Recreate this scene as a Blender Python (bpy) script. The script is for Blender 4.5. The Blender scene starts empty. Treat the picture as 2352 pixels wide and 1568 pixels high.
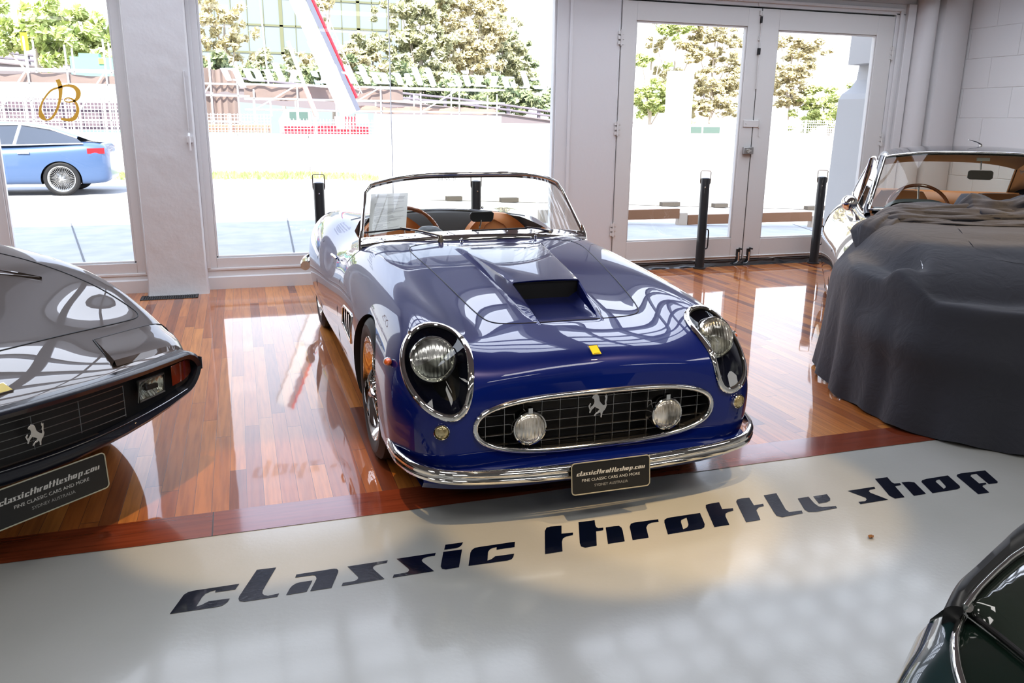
import bpy, bmesh, math, random
import numpy as np
from mathutils import Vector, Matrix, noise
from mathutils.bvhtree import BVHTree
R = math.radians
sc = bpy.context.scene
col = sc.collection

# ---------------------------------------------------------------- camera
F_PX = 1880.0
CAM_H = 1.41
cam_d = bpy.data.cameras.new('camera')
cam_d.sensor_width = 36.0
cam_d.lens = F_PX / 2352 * 36
cam_d.clip_start = 0.05
cam_d.clip_end = 500
cam = bpy.data.objects.new('camera', cam_d)
col.objects.link(cam)
yaw, pitch, roll = R(18.17), R(15.03), R(0.68)
_f = Vector((math.sin(yaw) * math.cos(pitch), math.cos(yaw) * math.cos(pitch), -math.sin(pitch)))
_r = Vector((math.cos(yaw), -math.sin(yaw), 0))
_u = _r.cross(_f)
r2 = math.cos(roll) * _r + math.sin(roll) * _u
u2 = -math.sin(roll) * _r + math.cos(roll) * _u
m3 = Matrix((r2, u2, -_f)).transposed()
cam.matrix_world = Matrix.Translation((0, 0, CAM_H)) @ m3.to_4x4()
sc.camera = cam

# ---------------------------------------------------------------- world, sun, exposure
sc.view_settings.view_transform = 'Standard'
sc.view_settings.look = 'None'
sc.view_settings.exposure = 0.12
sc.view_settings.gamma = 1.0
sc.view_settings.use_curve_mapping = False
sc.cycles.max_bounces = 10
sc.cycles.transparent_max_bounces = 24
sc.cycles.caustics_reflective = False
sc.cycles.caustics_refractive = False
sc.cycles.sample_clamp_indirect = 6.0
sc.cycles.use_denoising = True
world = bpy.data.worlds.new('sky')
sc.world = world
world.use_nodes = True
wn = world.node_tree
bg = wn.nodes['Background']
tc = wn.nodes.new('ShaderNodeTexCoord')
sp = wn.nodes.new('ShaderNodeSeparateXYZ')
rp = wn.nodes.new('ShaderNodeValToRGB')
rp.color_ramp.elements[0].position = 0.0
rp.color_ramp.elements[0].color = (1.0, 0.98, 0.95, 1)
rp.color_ramp.elements[1].position = 0.5
rp.color_ramp.elements[1].color = (0.60, 0.72, 1.0, 1)
wn.links.new(tc.outputs['Generated'], sp.inputs[0])
wn.links.new(sp.outputs['Z'], rp.inputs[0])
wn.links.new(rp.outputs[0], bg.inputs[0])
bg.inputs[1].default_value = 3.0
world.cycles.sampling_method = 'MANUAL'
world.cycles.sample_map_resolution = 512

sun_d = bpy.data.lights.new('sun', 'SUN')
sun_d.energy = 11
sun_d.angle = R(0.6)
sun_d.color = (1.0, 0.93, 0.82)
sun = bpy.data.objects.new('sun', sun_d)
sun.rotation_euler = (R(40), 0, R(-22))
col.objects.link(sun)

def spot(name, loc, target, power, size=R(34), color=(1.0, 0.68, 0.34)):
    d = bpy.data.lights.new(name, 'SPOT')
    d.energy = power; d.spot_size = size; d.spot_blend = 0.35
    d.color = color; d.shadow_soft_size = 0.035
    o = bpy.data.objects.new(name, d)
    o.location = loc
    o.rotation_euler = (Vector(target) - Vector(loc)).to_track_quat('-Z', 'Y').to_euler()
    col.objects.link(o)
    return o
spot('ceiling_spot_light', (0.9, 1.4, 3.0), (1.25, 2.66, 0), 230, R(26))
spot('ceiling_spot_light', (2.3, 1.6, 3.0), (1.7, 2.62, 0), 150, R(28))
spot('ceiling_spot_light', (-0.2, 2.2, 3.0), (0.05, 2.98, 0), 170, R(24))
spot('ceiling_spot_light', (4.6, 2.2, 3.0), (3.75, 3.6, 0.8), 420, R(24))

def area(name, loc, sx, sy, power, color=(1, 0.97, 0.93)):
    d = bpy.data.lights.new(name, 'AREA'); d.shape = 'RECTANGLE'; d.size = sx; d.size_y = sy; d.energy = power; d.color = color
    o = bpy.data.objects.new(name, d); o.location = loc; col.objects.link(o); return o
for x_ in (-3.2, -0.6, 2.0, 4.6):  # unseen fill lights added overhead to brighten the floor, not room fixtures
    area('overhead_fill_light', (x_, 0.6, 3.06), 1.2, 0.6, 19)
    area('overhead_fill_light', (x_, -2.2, 3.06), 1.2, 0.6, 19)

# ---------------------------------------------------------------- materials
MATS = {}
def mat(name, base=(0.8, 0.8, 0.8), rough=0.5, metal=0.0, coat=0.0, coat_rough=0.02, emit=None, estr=0.0, trans=0.0, ior=1.45, sheen=0.0, spec=0.5):
    if name in MATS: return MATS[name]
    m = bpy.data.materials.new(name); m.use_nodes = True
    b = m.node_tree.nodes['Principled BSDF']
    b.inputs['Base Color'].default_value = (*base, 1)
    b.inputs['Roughness'].default_value = rough
    b.inputs['Metallic'].default_value = metal
    b.inputs['Coat Weight'].default_value = coat
    b.inputs['Coat Roughness'].default_value = coat_rough
    b.inputs['Transmission Weight'].default_value = trans
    b.inputs['IOR'].default_value = ior
    b.inputs['Specular IOR Level'].default_value = spec
    b.inputs['Sheen Weight'].default_value = sheen
    if emit:
        b.inputs['Emission Color'].default_value = (*emit, 1)
        b.inputs['Emission Strength'].default_value = estr
    MATS[name] = m
    return m
def N(m, t, **kw):
    n = m.node_tree.nodes.new(t)
    for k, v in kw.items():
        if hasattr(n, k): setattr(n, k, v)
        else: n.inputs[k.replace('_', ' ')].default_value = v
    return n
def L(m, a, b): m.node_tree.links.new(a, b)
def bsdf(m): return m.node_tree.nodes['Principled BSDF']
def bump(m, scale, strength, dist=0.01, detail=3.0):
    t = N(m, 'ShaderNodeTexCoord'); n = N(m, 'ShaderNodeTexNoise'); n.inputs['Scale'].default_value = scale; n.inputs['Detail'].default_value = detail
    b = N(m, 'ShaderNodeBump'); b.inputs['Strength'].default_value = strength; b.inputs['Distance'].default_value = dist
    L(m, t.outputs['Object'], n.inputs['Vector']); L(m, n.outputs['Fac'], b.inputs['Height']); L(m, b.outputs[0], bsdf(m).inputs['Normal'])
    return n
def vary(m, c1, c2, scale, detail=4, lo=0.35, hi=0.65):
    t = N(m, 'ShaderNodeTexCoord'); n = N(m, 'ShaderNodeTexNoise'); n.inputs['Scale'].default_value = scale; n.inputs['Detail'].default_value = detail
    r = N(m, 'ShaderNodeValToRGB'); r.color_ramp.elements[0].color = (*c1, 1); r.color_ramp.elements[1].color = (*c2, 1)
    r.color_ramp.elements[0].position = lo; r.color_ramp.elements[1].position = hi
    L(m, t.outputs['Object'], n.inputs['Vector']); L(m, n.outputs['Fac'], r.inputs[0]); L(m, r.outputs[0], bsdf(m).inputs['Base Color'])

def glass(name, tint=(1, 1, 1), refl=0.05, rough=0.0):
    m = bpy.data.materials.new(name); m.use_nodes = True
    nt = m.node_tree; nt.nodes.clear()
    out = nt.nodes.new('ShaderNodeOutputMaterial'); tr = nt.nodes.new('ShaderNodeBsdfTransparent'); gl = nt.nodes.new('ShaderNodeBsdfGlossy')
    mx = nt.nodes.new('ShaderNodeMixShader'); fr = nt.nodes.new('ShaderNodeFresnel')
    tr.inputs[0].default_value = (*tint, 1); gl.inputs['Roughness'].default_value = rough
    ge = nt.nodes.new('ShaderNodeNewGeometry'); ma = nt.nodes.new('ShaderNodeMath'); ma.operation = 'MULTIPLY_ADD'; ma.inputs[1].default_value = 1 / 1.45 - 1.45; ma.inputs[2].default_value = 1.45
    nt.links.new(ge.outputs['Backfacing'], ma.inputs[0]); nt.links.new(ma.outputs[0], fr.inputs[0])
    nt.links.new(fr.outputs[0], mx.inputs[0]); nt.links.new(tr.outputs[0], mx.inputs[1]); nt.links.new(gl.outputs[0], mx.inputs[2]); nt.links.new(mx.outputs[0], out.inputs[0])
    MATS[name] = m
    return m
window_glass = glass('window_glass', (0.97, 0.985, 0.98))
car_glass = glass('car_glass', (0.93, 0.95, 0.90))
green_glass = glass('green_glass', (0.22, 0.30, 0.24))

wall_paint = mat('wall_paint', (0.66, 0.645, 0.64), 0.45); bump(wall_paint, 9, 0.25, 0.01)
trim_paint = mat('trim_paint', (0.70, 0.69, 0.685), 0.32); bump(trim_paint, 30, 0.12, 0.005)
door_paint = mat('door_paint', (0.66, 0.645, 0.62), 0.35); bump(door_paint, 22, 0.15, 0.005)
chrome = mat('chrome', (0.86, 0.85, 0.82), 0.045, 1.0)
alu = mat('aluminium', (0.6, 0.6, 0.6), 0.28, 1.0)
black_rubber = mat('black_rubber', (0.012, 0.012, 0.013), 0.55)
black_gloss = mat('black_gloss', (0.006, 0.006, 0.007), 0.12, 0, 0.6)
black_matt = mat('black_matt', (0.01, 0.01, 0.011), 0.5)
tan_leather = mat('tan_leather', (0.52, 0.19, 0.055), 0.38); bump(tan_leather, 90, 0.1, 0.003)

def car_paint(name, base, flake, coat=1.0):
    m = mat(name, base, 0.32, 0.12, coat, 0.010, spec=0.15)
    g = N(m, 'ShaderNodeLayerWeight'); g.inputs[0].default_value = 0.35
    r = N(m, 'ShaderNodeValToRGB'); r.color_ramp.elements[0].color = (*flake, 1); r.color_ramp.elements[1].color = (*base, 1)
    L(m, g.outputs['Facing'], r.inputs[0]); L(m, r.outputs[0], bsdf(m).inputs['Base Color'])
    bsdf(m).inputs['Coat IOR'].default_value = 1.5
    return m
blue_paint = car_paint('blue_metallic_paint', (0.0004, 0.0035, 0.062), (0.0006, 0.009, 0.15))
brown_paint = car_paint('bronze_brown_paint', (0.050, 0.036, 0.030), (0.10, 0.075, 0.062))
black_paint = mat('black_car_paint', (0.008, 0.008, 0.016), 0.25, 0, 1.0, 0.01)
green_paint = mat('dark_green_paint', (0.004, 0.022, 0.024), 0.25, 0, 1.0, 0.01)

# ---------------------------------------------------------------- mesh helpers
class MB:
    def __init__(s): s.v = []; s.f = []; s.m = []
    def add(s, vs, fs, mi=0):
        o = len(s.v); s.v += [tuple(p) for p in vs]; s.f += [tuple(i + o for i in q) for q in fs]; s.m += [mi] * len(fs)
    def box(s, a, b, mi=0, M=None):
        x0, y0, z0 = a; x1, y1, z1 = b
        vs = [(x0, y0, z0), (x1, y0, z0), (x1, y1, z0), (x0, y1, z0), (x0, y0, z1), (x1, y0, z1), (x1, y1, z1), (x0, y1, z1)]
        if M is not None: vs = [tuple(M @ Vector(p)) for p in vs]
        s.add(vs, [(0, 3, 2, 1), (4, 5, 6, 7), (0, 1, 5, 4), (1, 2, 6, 5), (2, 3, 7, 6), (3, 0, 4, 7)], mi)
    def tube(s, pts, r, n=8, mi=0, closed=False, flat=1.0, up=None, caps=True):
        pts = [Vector(p) for p in pts]; k = len(pts)
        rs = r if hasattr(r, '__len__') else [r] * k
        rings = []; prev = None
        for i, p in enumerate(pts):
            if closed: t = pts[(i + 1) % k] - pts[i - 1]
            else: t = pts[min(i + 1, k - 1)] - pts[max(i - 1, 0)]
            t.normalize()
            if up is not None:
                a = Vector(up[i] if hasattr(up[0], '__len__') else up)
            elif prev is None:
                a = Vector((0, 0, 1)) if abs(t.z) < 0.9 else Vector((1, 0, 0))
            else: a = prev
            a = (a - t * a.dot(t)).normalized(); b = t.cross(a); prev = a
            rings.append([p + a * (math.cos(j * 2 * math.pi / n) * rs[i] * flat) + b * (math.sin(j * 2 * math.pi / n) * rs[i]) for j in range(n)])
        vs = [v for g in rings for v in g]; fs = []
        for i in range(k if closed else k - 1):
            i2 = (i + 1) % k
            for j in range(n):
                j2 = (j + 1) % n
                fs.append((i * n + j, i * n + j2, i2 * n + j2, i2 * n + j))
        if not closed and caps:
            fs.append(tuple(range(n))[::-1]); fs.append(tuple((k - 1) * n + j for j in range(n)))
        s.add(vs, fs, mi)
    def cyl(s, a, b, r, n=20, mi=0, r2=None): s.tube([a, b], [r, r if r2 is None else r2], n, mi)
    def lathe(s, prof, M, n=48, mi=0, caps=False):
        # prof: list of (radius, axial); axis local Z through matrix M
        vs = []; k = len(prof)
        for r_, z in prof:
            for j in range(n):
                a = j * 2 * math.pi / n; vs.append(M @ Vector((r_ * math.cos(a), r_ * math.sin(a), z)))
        fs = [(i * n + j, i * n + (j + 1) % n, (i + 1) * n + (j + 1) % n, (i + 1) * n + j) for i in range(k - 1) for j in range(n)]
        if caps: fs += [tuple(range(n))[::-1], tuple((k - 1) * n + j for j in range(n))]
        s.add(vs, fs, mi)
    def prism(s, poly, h, M=None, mi=0):
        # poly in xy, extruded z 0..h ; ear clipping through bmesh triangulation at build
        n = len(poly); vs = [Vector((x, y, 0)) for x, y in poly] + [Vector((x, y, h)) for x, y in poly]
        if M is not None: vs = [M @ v for v in vs]
        s.add(vs, [tuple(range(n))[::-1], tuple(range(n, 2 * n))] + [(i, (i + 1) % n, n + (i + 1) % n, n + i) for i in range(n)], mi)
    def grid(s, P, mi=0, closeu=False):
        nu = len(P); nv = len(P[0]); vs = [p for row in P for p in row]; fs = []
        for i in range(nu if closeu else nu - 1):
            for j in range(nv - 1):
                i2 = (i + 1) % nu
                fs.append((i * nv + j, i2 * nv + j, i2 * nv + j + 1, i * nv + j + 1))
        s.add(vs, fs, mi)
    def build(s, name, mats, parent=None, smooth=35, fix=True, **props):
        me = bpy.data.meshes.new(name); me.from_pydata([tuple(v) for v in s.v], [], s.f)
        if not isinstance(mats, (list, tuple)): mats = [mats]
        for m in mats: me.materials.append(m)
        if len(mats) > 1: me.polygons.foreach_set('material_index', s.m)
        if fix:
            bm = bmesh.new(); bm.from_mesh(me); bmesh.ops.recalc_face_normals(bm, faces=bm.faces); bm.to_mesh(me); bm.free()
        if smooth is not None:
            me.polygons.foreach_set('use_smooth', [True] * len(me.polygons)); me.set_sharp_from_angle(angle=R(smooth))
        me.update()
        return link(me, name, parent, **props)
def link(me, name, parent=None, **props):
    o = bpy.data.objects.new(name, me); col.objects.link(o)
    if parent is not None: o.parent = parent
    for k, v in props.items(): o[k] = v
    return o
def tag(o, label, cat, group=None, kind=None):
    o['label'] = label; o['category'] = cat
    if group: o['group'] = group
    if kind: o['kind'] = kind
    return o
def thing(name, loc, label, cat, rot=0.0, group=None):
    o = bpy.data.objects.new(name, None); o.empty_display_size = 0.2; col.objects.link(o)
    o.location = loc; o.rotation_euler = (0, 0, rot)
    return tag(o, label, cat, group)
def struct(mb, name, m, **kw):
    o = mb.build(name, m, **kw); o['kind'] = 'structure'; return o
def copy_tree(o, parent=None):
    c = o.copy(); col.objects.link(c)
    if parent is not None: c.parent = parent
    for ch in list(o.children): copy_tree(ch, c)
    return c
def bevel(o, w=0.004, seg=2):
    b = o.modifiers.new('bevel', 'BEVEL'); b.width = w; b.segments = seg; b.limit_method = 'ANGLE'; return o
def apply_mods(o, ang=35):
    dg = bpy.context.evaluated_depsgraph_get(); dg.update()
    me = bpy.data.meshes.new_from_object(o.evaluated_get(dg)); o.modifiers.clear(); o.data = me
    me.polygons.foreach_set('use_smooth', [True] * len(me.polygons)); me.set_sharp_from_angle(angle=R(ang)); me.update()
def area(name, loc, sx, sy, power, color=(1, 0.97, 0.93)):
    d = bpy.data.lights.new(name, 'AREA'); d.shape = 'RECTANGLE'; d.size = sx; d.size_y = sy; d.energy = power; d.color = color
    o = bpy.data.objects.new(name, d); o.location = loc; col.objects.link(o); return o
def cut(o, cutters, ang=35):
    for c in cutters:
        c.parent = o.parent
        m = o.modifiers.new('cut', 'BOOLEAN'); m.operation = 'DIFFERENCE'; m.solver = 'EXACT'; m.object = c
    apply_mods(o, ang)
    for c in cutters:
        me = c.data; bpy.data.objects.remove(c); bpy.data.meshes.remove(me)
def spline(xs, ys, x):
    # monotone-ish cubic (pchip) interpolation
    xs = np.asarray(xs, float); ys = np.asarray(ys, float); x = np.asarray(x, float)
    h = np.diff(xs); d = np.diff(ys) / h; n = len(xs); m = np.zeros(n)
    for i in range(1, n - 1):
        if d[i - 1] * d[i] > 0:
            w1 = 2 * h[i] + h[i - 1]; w2 = h[i] + 2 * h[i - 1]; m[i] = (w1 + w2) / (w1 / d[i - 1] + w2 / d[i])
    m[0] = d[0]; m[-1] = d[-1]
    k = np.clip(np.searchsorted(xs, x) - 1, 0, n - 2); t = (x - xs[k]) / h[k]
    return ((1 + 2 * t) * (1 - t) ** 2 * ys[k] + t * (1 - t) ** 2 * h[k] * m[k] + t * t * (3 - 2 * t) * ys[k + 1] + t * t * (t - 1) * h[k] * m[k + 1])
def gsmooth(A, axis, sig):
    if sig <= 0: return A
    r = int(3 * sig + 1); k = np.exp(-0.5 * (np.arange(-r, r + 1) / sig) ** 2); k /= k.sum()
    A = np.moveaxis(A, axis, 0); n = A.shape[0]
    # odd reflection keeps the end points and tangents
    lo = 2 * A[0] - A[1:r + 1][::-1]; hi = 2 * A[-1] - A[-r - 1:-1][::-1]
    B = np.concatenate([lo, A, hi], 0); out = sum(k[i] * B[i:i + n] for i in range(2 * r + 1))
    return np.moveaxis(out, 0, axis)
# ================================================================ ROOM
WY = 7.33     # inner face of the street wall
# wooden floor: narrow boards running towards the street wall
wood = mat('jarrah_floor_boards', (0.4, 0.16, 0.05), 0.45, 0, 1.0, 0.035, spec=0.2)
def wood_nodes(m, bw, bl, cols, swap=True):
    t = N(m, 'ShaderNodeTexCoord'); s = N(m, 'ShaderNodeSeparateXYZ'); L(m, t.outputs['Object'], s.inputs[0])
    def math_(op, a, b=None):
        n = N(m, 'ShaderNodeMath', operation=op)
        for i, x in enumerate((a, b)):
            if x is None: continue
            if isinstance(x, (int, float)): n.inputs[i].default_value = x
            else: L(m, x, n.inputs[i])
        return n.outputs[0]
    X, Y = (s.outputs['X'], s.outputs['Y']) if swap else (s.outputs['Y'], s.outputs['X'])
    xr = math_('DIVIDE', X, bw); row = math_('FLOOR', xr); fx = math_('FRACT', xr)
    wn1 = N(m, 'ShaderNodeTexWhiteNoise', noise_dimensions='1D'); L(m, row, wn1.inputs['W'])
    yr = math_('ADD', math_('DIVIDE', Y, bl), math_('MULTIPLY', wn1.outputs['Value'], 7.0))
    k = math_('FLOOR', yr); fy = math_('FRACT', yr)
    cb = N(m, 'ShaderNodeCombineXYZ'); L(m, row, cb.inputs[0]); L(m, k, cb.inputs[1])
    wn2 = N(m, 'ShaderNodeTexWhiteNoise', noise_dimensions='3D'); L(m, cb.outputs[0], wn2.inputs['Vector'])
    rp_ = N(m, 'ShaderNodeValToRGB'); rp_.color_ramp.interpolation = 'LINEAR'
    el = rp_.color_ramp.elements
    el[0].position = 0; el[0].color = (*cols[0], 1); el[1].position = 1; el[1].color = (*cols[-1], 1)
    for i, c in enumerate(cols[1:-1]):
        e = el.new((i + 1) / (len(cols) - 1)); e.color = (*c, 1)
    L(m, wn2.outputs['Value'], rp_.inputs[0])
    # grain
    mp = N(m, 'ShaderNodeMapping'); mp.inputs['Scale'].default_value = (40, 2.2, 1) if swap else (2.2, 40, 1)
    ad = N(m, 'ShaderNodeVectorMath', operation='ADD'); L(m, t.outputs['Object'], ad.inputs[0]); L(m, wn2.outputs['Color'], ad.inputs[1])
    L(m, ad.outputs[0], mp.inputs[0])
    ns = N(m, 'ShaderNodeTexNoise'); ns.inputs['Scale'].default_value = 1.5; ns.inputs['Detail'].default_value = 5; L(m, mp.outputs[0], ns.inputs['Vector'])
    mx = N(m, 'ShaderNodeMix', data_type='RGBA', blend_type='MULTIPLY'); mx.inputs['Factor'].default_value = 0.55
    gr = N(m, 'ShaderNodeValToRGB'); gr.color_ramp.elements[0].position = 0.3; gr.color_ramp.elements[0].color = (0.5, 0.42, 0.38, 1); gr.color_ramp.elements[1].position = 0.6; gr.color_ramp.elements[1].color = (1.1, 1.1, 1.1, 1)
    L(m, ns.outputs['Fac'], gr.inputs[0]); L(m, rp_.outputs[0], mx.inputs['A']); L(m, gr.outputs[0], mx.inputs['B'])
    # seams
    g1 = math_('LESS_THAN', fx, 0.022); g2 = math_('LESS_THAN', fy, 0.0022)
    gap = math_('MAXIMUM', g1, g2)
    mx2 = N(m, 'ShaderNodeMix', data_type='RGBA', blend_type='MIX'); L(m, gap, mx2.inputs['Factor']); L(m, mx.outputs['Result'], mx2.inputs['A']); mx2.inputs['B'].default_value = (0.05, 0.02, 0.012, 1)
    L(m, mx2.outputs['Result'], bsdf(m).inputs['Base Color'])
    # slight cupping and waviness of the varnish
    n2 = N(m, 'ShaderNodeTexNoise'); n2.inputs['Scale'].default_value = 5.0; n2.inputs['Detail'].default_value = 2; L(m, t.outputs['Object'], n2.inputs['Vector'])
    h = math_('ADD', math_('MULTIPLY', n2.outputs['Fac'], 0.35), math_('MULTIPLY', wn2.outputs['Value'], 0.10))
    h = math_('SUBTRACT', h, math_('MULTIPLY', gap, 0.25))
    b = N(m, 'ShaderNodeBump'); b.inputs['Strength'].default_value = 0.22; b.inputs['Distance'].default_value = 0.004
    L(m, h, b.inputs['Height']); L(m, b.outputs[0], bsdf(m).inputs['Normal']); L(m, b.outputs[0], bsdf(m).inputs['Coat Normal'])
wood_nodes(wood, 0.0635, 1.35, [(0.16, 0.036, 0.012), (0.42, 0.12, 0.022), (0.56, 0.19, 0.034), (0.33, 0.085, 0.022), (0.62, 0.23, 0.045), (0.46, 0.13, 0.024)])
f = MB(); f.add([(-6, 2.965, 0), (7.4, 2.95, 0), (7.4, WY + 0.1, 0), (-6, WY + 0.1, 0)], [(0, 1, 2, 3)])
struct(f, 'floor', wood, fix=False)
edge = mat('threshold_board_wood', (0.23, 0.045, 0.018), 0.16, 0, 0.8, 0.06)
wood_nodes(edge, 9.0, 2.4, [(0.26, 0.055, 0.02), (0.20, 0.038, 0.016), (0.25, 0.05, 0.02)], swap=False)
f = MB(); nb = 60
top = [(-6 + 13.4 * i / nb, 2.965, 0.002) for i in range(nb + 1)]
random.seed(4)
bot = [(-6 + 13.4 * i / nb, 2.775 + random.uniform(-0.003, 0.004), 0.002) for i in range(nb + 1)]
f.add(top + bot, [(nb + 1 + i, nb + 2 + i, i + 1, i) for i in range(nb)])
struct(f, 'trim_1', edge, fix=False)
# painted concrete floor
wf = mat('cream_floor_paint', (0.66, 0.665, 0.64), 0.22, 0, 0.55, 0.10)
n_ = bump(wf, 60, 0.10, 0.004); 
t = N(wf, 'ShaderNodeTexCoord'); n1 = N(wf, 'ShaderNodeTexNoise'); n1.inputs['Scale'].default_value = 1.3; n1.inputs['Detail'].default_value = 6
r_ = N(wf, 'ShaderNodeValToRGB'); r_.color_ramp.elements[0].position = .3; r_.color_ramp.elements[0].color = (0.43, 0.44, 0.41, 1); r_.color_ramp.elements[1].position = .7; r_.color_ramp.elements[1].color = (0.50, 0.505, 0.49, 1)
L(wf, t.outputs['Object'], n1.inputs['Vector']); L(wf, n1.outputs['Fac'], r_.inputs[0]); L(wf, r_.outputs[0], bsdf(wf).inputs['Base Color'])
f = MB(); f.add([(-6, -5, 0), (7.4, -5, 0), (7.4, 2.95, 0), (-6, 2.965, 0)], [(0, 1, 2, 3)])
struct(f, 'floor', wf, fix=False)

# ---- street wall built round the openings
TOPZ = 3.12
def wbox(x0, x1, z0, z1, y0=WY, y1=WY + 0.22, name=None, m=None):
    b = MB(); b.box((x0, y0, z0), (x1, y1, z1)); return b
w = MB()
for x0, x1, z0, z1 in ((-6, -1.86, 0, TOPZ), (2.945, 3.41, 0, TOPZ), (6.74, 7.6, 0, TOPZ), (-1.86, 2.945, 2.62, TOPZ), (3.41, 6.74, 2.62, TOPZ)):
    w.box((x0, WY, z0), (x1, WY + 0.24, z1))
struct(w, 'wall_front', wall_paint)
# plaster pier between the two shop windows, a little out of the wall, ragged at the foot
p = MB()
rows = 26; ring = [(-0.775, WY + 0.2), (-0.775, 7.165), (-0.765, 7.15), (-0.335, 7.15), (-0.325, 7.165), (-0.325, WY + 0.2)]
P = []
for i in range(rows):
    z = 3.12 * (i / (rows - 1)) ** 2
    fl = 0.03 * math.exp(-z * 9)
    P.append([(x + (fl if x > -0.5 else -fl) * 0.4, y - fl, z) for x, y in ring])
p.grid(P)
plaster = mat('pier_plaster', (0.62, 0.605, 0.60), 0.5); bump(plaster, 6, 0.5, 0.02, 6)
struct(p, 'wall_pier', plaster)

def window(name, x0, x1, z0, z1, gx0, gx1, gz0, ymid, joint=None):
    """fixed shop window: timber frame with beads, sill panel under it, one pane"""
    fr = MB()
    fr.box((x0, WY, gz0 - 0.09), (gx0, WY + 0.14, z1)); fr.box((gx1, WY, gz0 - 0.09), (x1, WY + 0.14, z1))
    fr.box((gx0, WY, gz0 - 0.09), (gx1, WY + 0.14, gz0)); fr.box((gx0, WY, z1 - 0.1), (gx1, WY + 0.14, z1))
    # beads round the glass
    for s in (0.0, 0.022):
        a = 0.012 - s * 0.2
        fr.box((gx0, WY + 0.02 + s, gz0), (gx0 + 0.018 - s * .4, WY + 0.05 + s, z1 - 0.1)); fr.box((gx1 - 0.018 + s * .4, WY + 0.02 + s, gz0), (gx1, WY + 0.05 + s, z1 - 0.1))
        fr.box((gx0, WY + 0.02 + s, gz0), (gx1, WY + 0.05 + s, gz0 + 0.016 - s * .4))
    fr.box((x0, WY - 0.012, gz0 - 0.105), (x1, WY + 0.1, gz0 - 0.085)); fr.box((x0, WY - 0.02, gz0 - 0.085), (x0 + 0.03, WY + 0.1, z1)); fr.box((x1 - 0.03, WY - 0.02, gz0 - 0.085), (x1, WY + 0.1, z1))
    o = struct(fr, name, trim_paint); bevel(o, 0.004)
    g = MB(); g.add([(gx0, WY + 0.07, gz0), (gx1, WY + 0.07, gz0), (gx1, WY + 0.07, z1 - 0.1), (gx0, WY + 0.07, z1 - 0.1)], [(0, 1, 2, 3)])
    g.build('glass_pane', window_glass, o, fix=False)
    s = MB(); n = 40; Pn = []
    for i in range(n + 1):
        x = x0 + (x1 - x0) * i / n; j = random.uniform(0, 0.012)
        Pn.append([(x, WY + 0.1, gz0 - 0.105), (x, WY - 0.004, gz0 - 0.105), (x, WY - 0.006, 0.108), (x, WY - 0.03, 0.10), (x, WY - 0.034, j), (x, WY - 0.034, -0.01)])
    s.grid(Pn); s.build('sill_panel', trim_paint, o)
    if joint:
        j = MB(); j.box((joint - 0.004, WY + 0.062, gz0), (joint + 0.004, WY + 0.078, z1 - 0.1))
        j.build('glass_joint', mat('silicone_joint', (0.75, 0.78, 0.78), 0.3), o)
    return o
random.seed(2)
window('window_1', -1.86, -0.775, 0, 2.62, -1.76, -0.868, 0.245, 0)
w2 = window('window_2', -0.325, 2.945, 0, 2.62, -0.243, 2.80, 0.262, 0, joint=1.29)
# bright metal channel down the right edge of window 2
c = MB(); c.box((2.80, WY + 0.03, 0.262), (2.835, WY + 0.09, 2.52)); c.build('metal_channel', alu, w2)
lt = MB(); lt.box((-0.372, 7.135, 1.33), (-0.36, 7.15, 1.76)); lt.tube([(-0.366, 7.13, 1.76), (-0.366, 7.12, 1.55), (-0.366, 7.135, 1.31)], 0.004)
lt.box((-0.385, 7.125, 1.22), (-0.345, 7.15, 1.27)); lt.tube([(-0.366, 7.125, 1.29), (-0.366, 7.105, 1.27), (-0.366, 7.11, 1.16)], 0.009)
tag(lt.build('window_stay', trim_paint), 'white painted metal latch and stay on the pier left of the big shop window', 'window latch')

# ---- double doors
fr = MB()
fr.box((3.41, WY, 0), (3.425, WY + 0.12, 2.62)); fr.box((6.52, WY - 0.0, 0), (6.64, WY + 0.12, 2.53)); fr.box((3.41, WY, 2.51), (6.64, WY + 0.12, 2.62))
fr.box((6.56, WY - 0.02, 0), (6.60, WY, 2.56)); fr.box((3.41, WY - 0.02, 2.545), (6.6, WY, 2.575)); fr.box((6.64, WY - 0.035, 0), (6.74, WY + 0.1, 2.62))
fr.box((4.87, WY - 0.01, 2.515), (4.885, WY, 2.55))
o = struct(fr, 'trim_2', trim_paint); bevel(o, 0.005)
def leaf(name, x0, x1, gx0, gx1, gz0, gz1, z0=0.055, z1=2.495):
    d = MB(); ya, yb = WY - 0.01, WY + 0.045
    d.box((x0, ya, z0), (gx0, yb, z1)); d.box((gx1, ya, z0), (x1, yb, z1)); d.box((gx0, ya, z0), (gx1, yb, gz0)); d.box((gx0, ya, gz1), (gx1, yb, z1))
    for e in (0.014,):
        d.box((gx0, ya + 0.01, gz0), (gx0 + e, yb, gz1)); d.box((gx1 - e, ya + 0.01, gz0), (gx1, yb, gz1)); d.box((gx0, ya + 0.01, gz0), (gx1, yb, gz0 + e)); d.box((gx0, ya + 0.01, gz1 - e), (gx1, yb, gz1))
    d.tube([(x0 + 0.01, ya - 0.004, z0 + 0.03), (x1 - 0.01, ya - 0.004, z0 + 0.03)], 0.008, 6)
    o = struct(d, name, door_paint); bevel(o, 0.004)
    g = MB(); g.add([(gx0, WY + 0.02, gz0), (gx1, WY + 0.02, gz0), (gx1, WY + 0.02, gz1), (gx0, WY + 0.02, gz1)], [(0, 1, 2, 3)])
    g.build('glass_pane', window_glass, o, fix=False)
    return o
d1 = leaf('door_1', 3.432, 4.912, 3.58, 4.768, 0.275, 2.325)
d2 = leaf('door_2', 4.922, 6.505, 5.118, 6.30, 0.262, 2.305)
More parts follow.
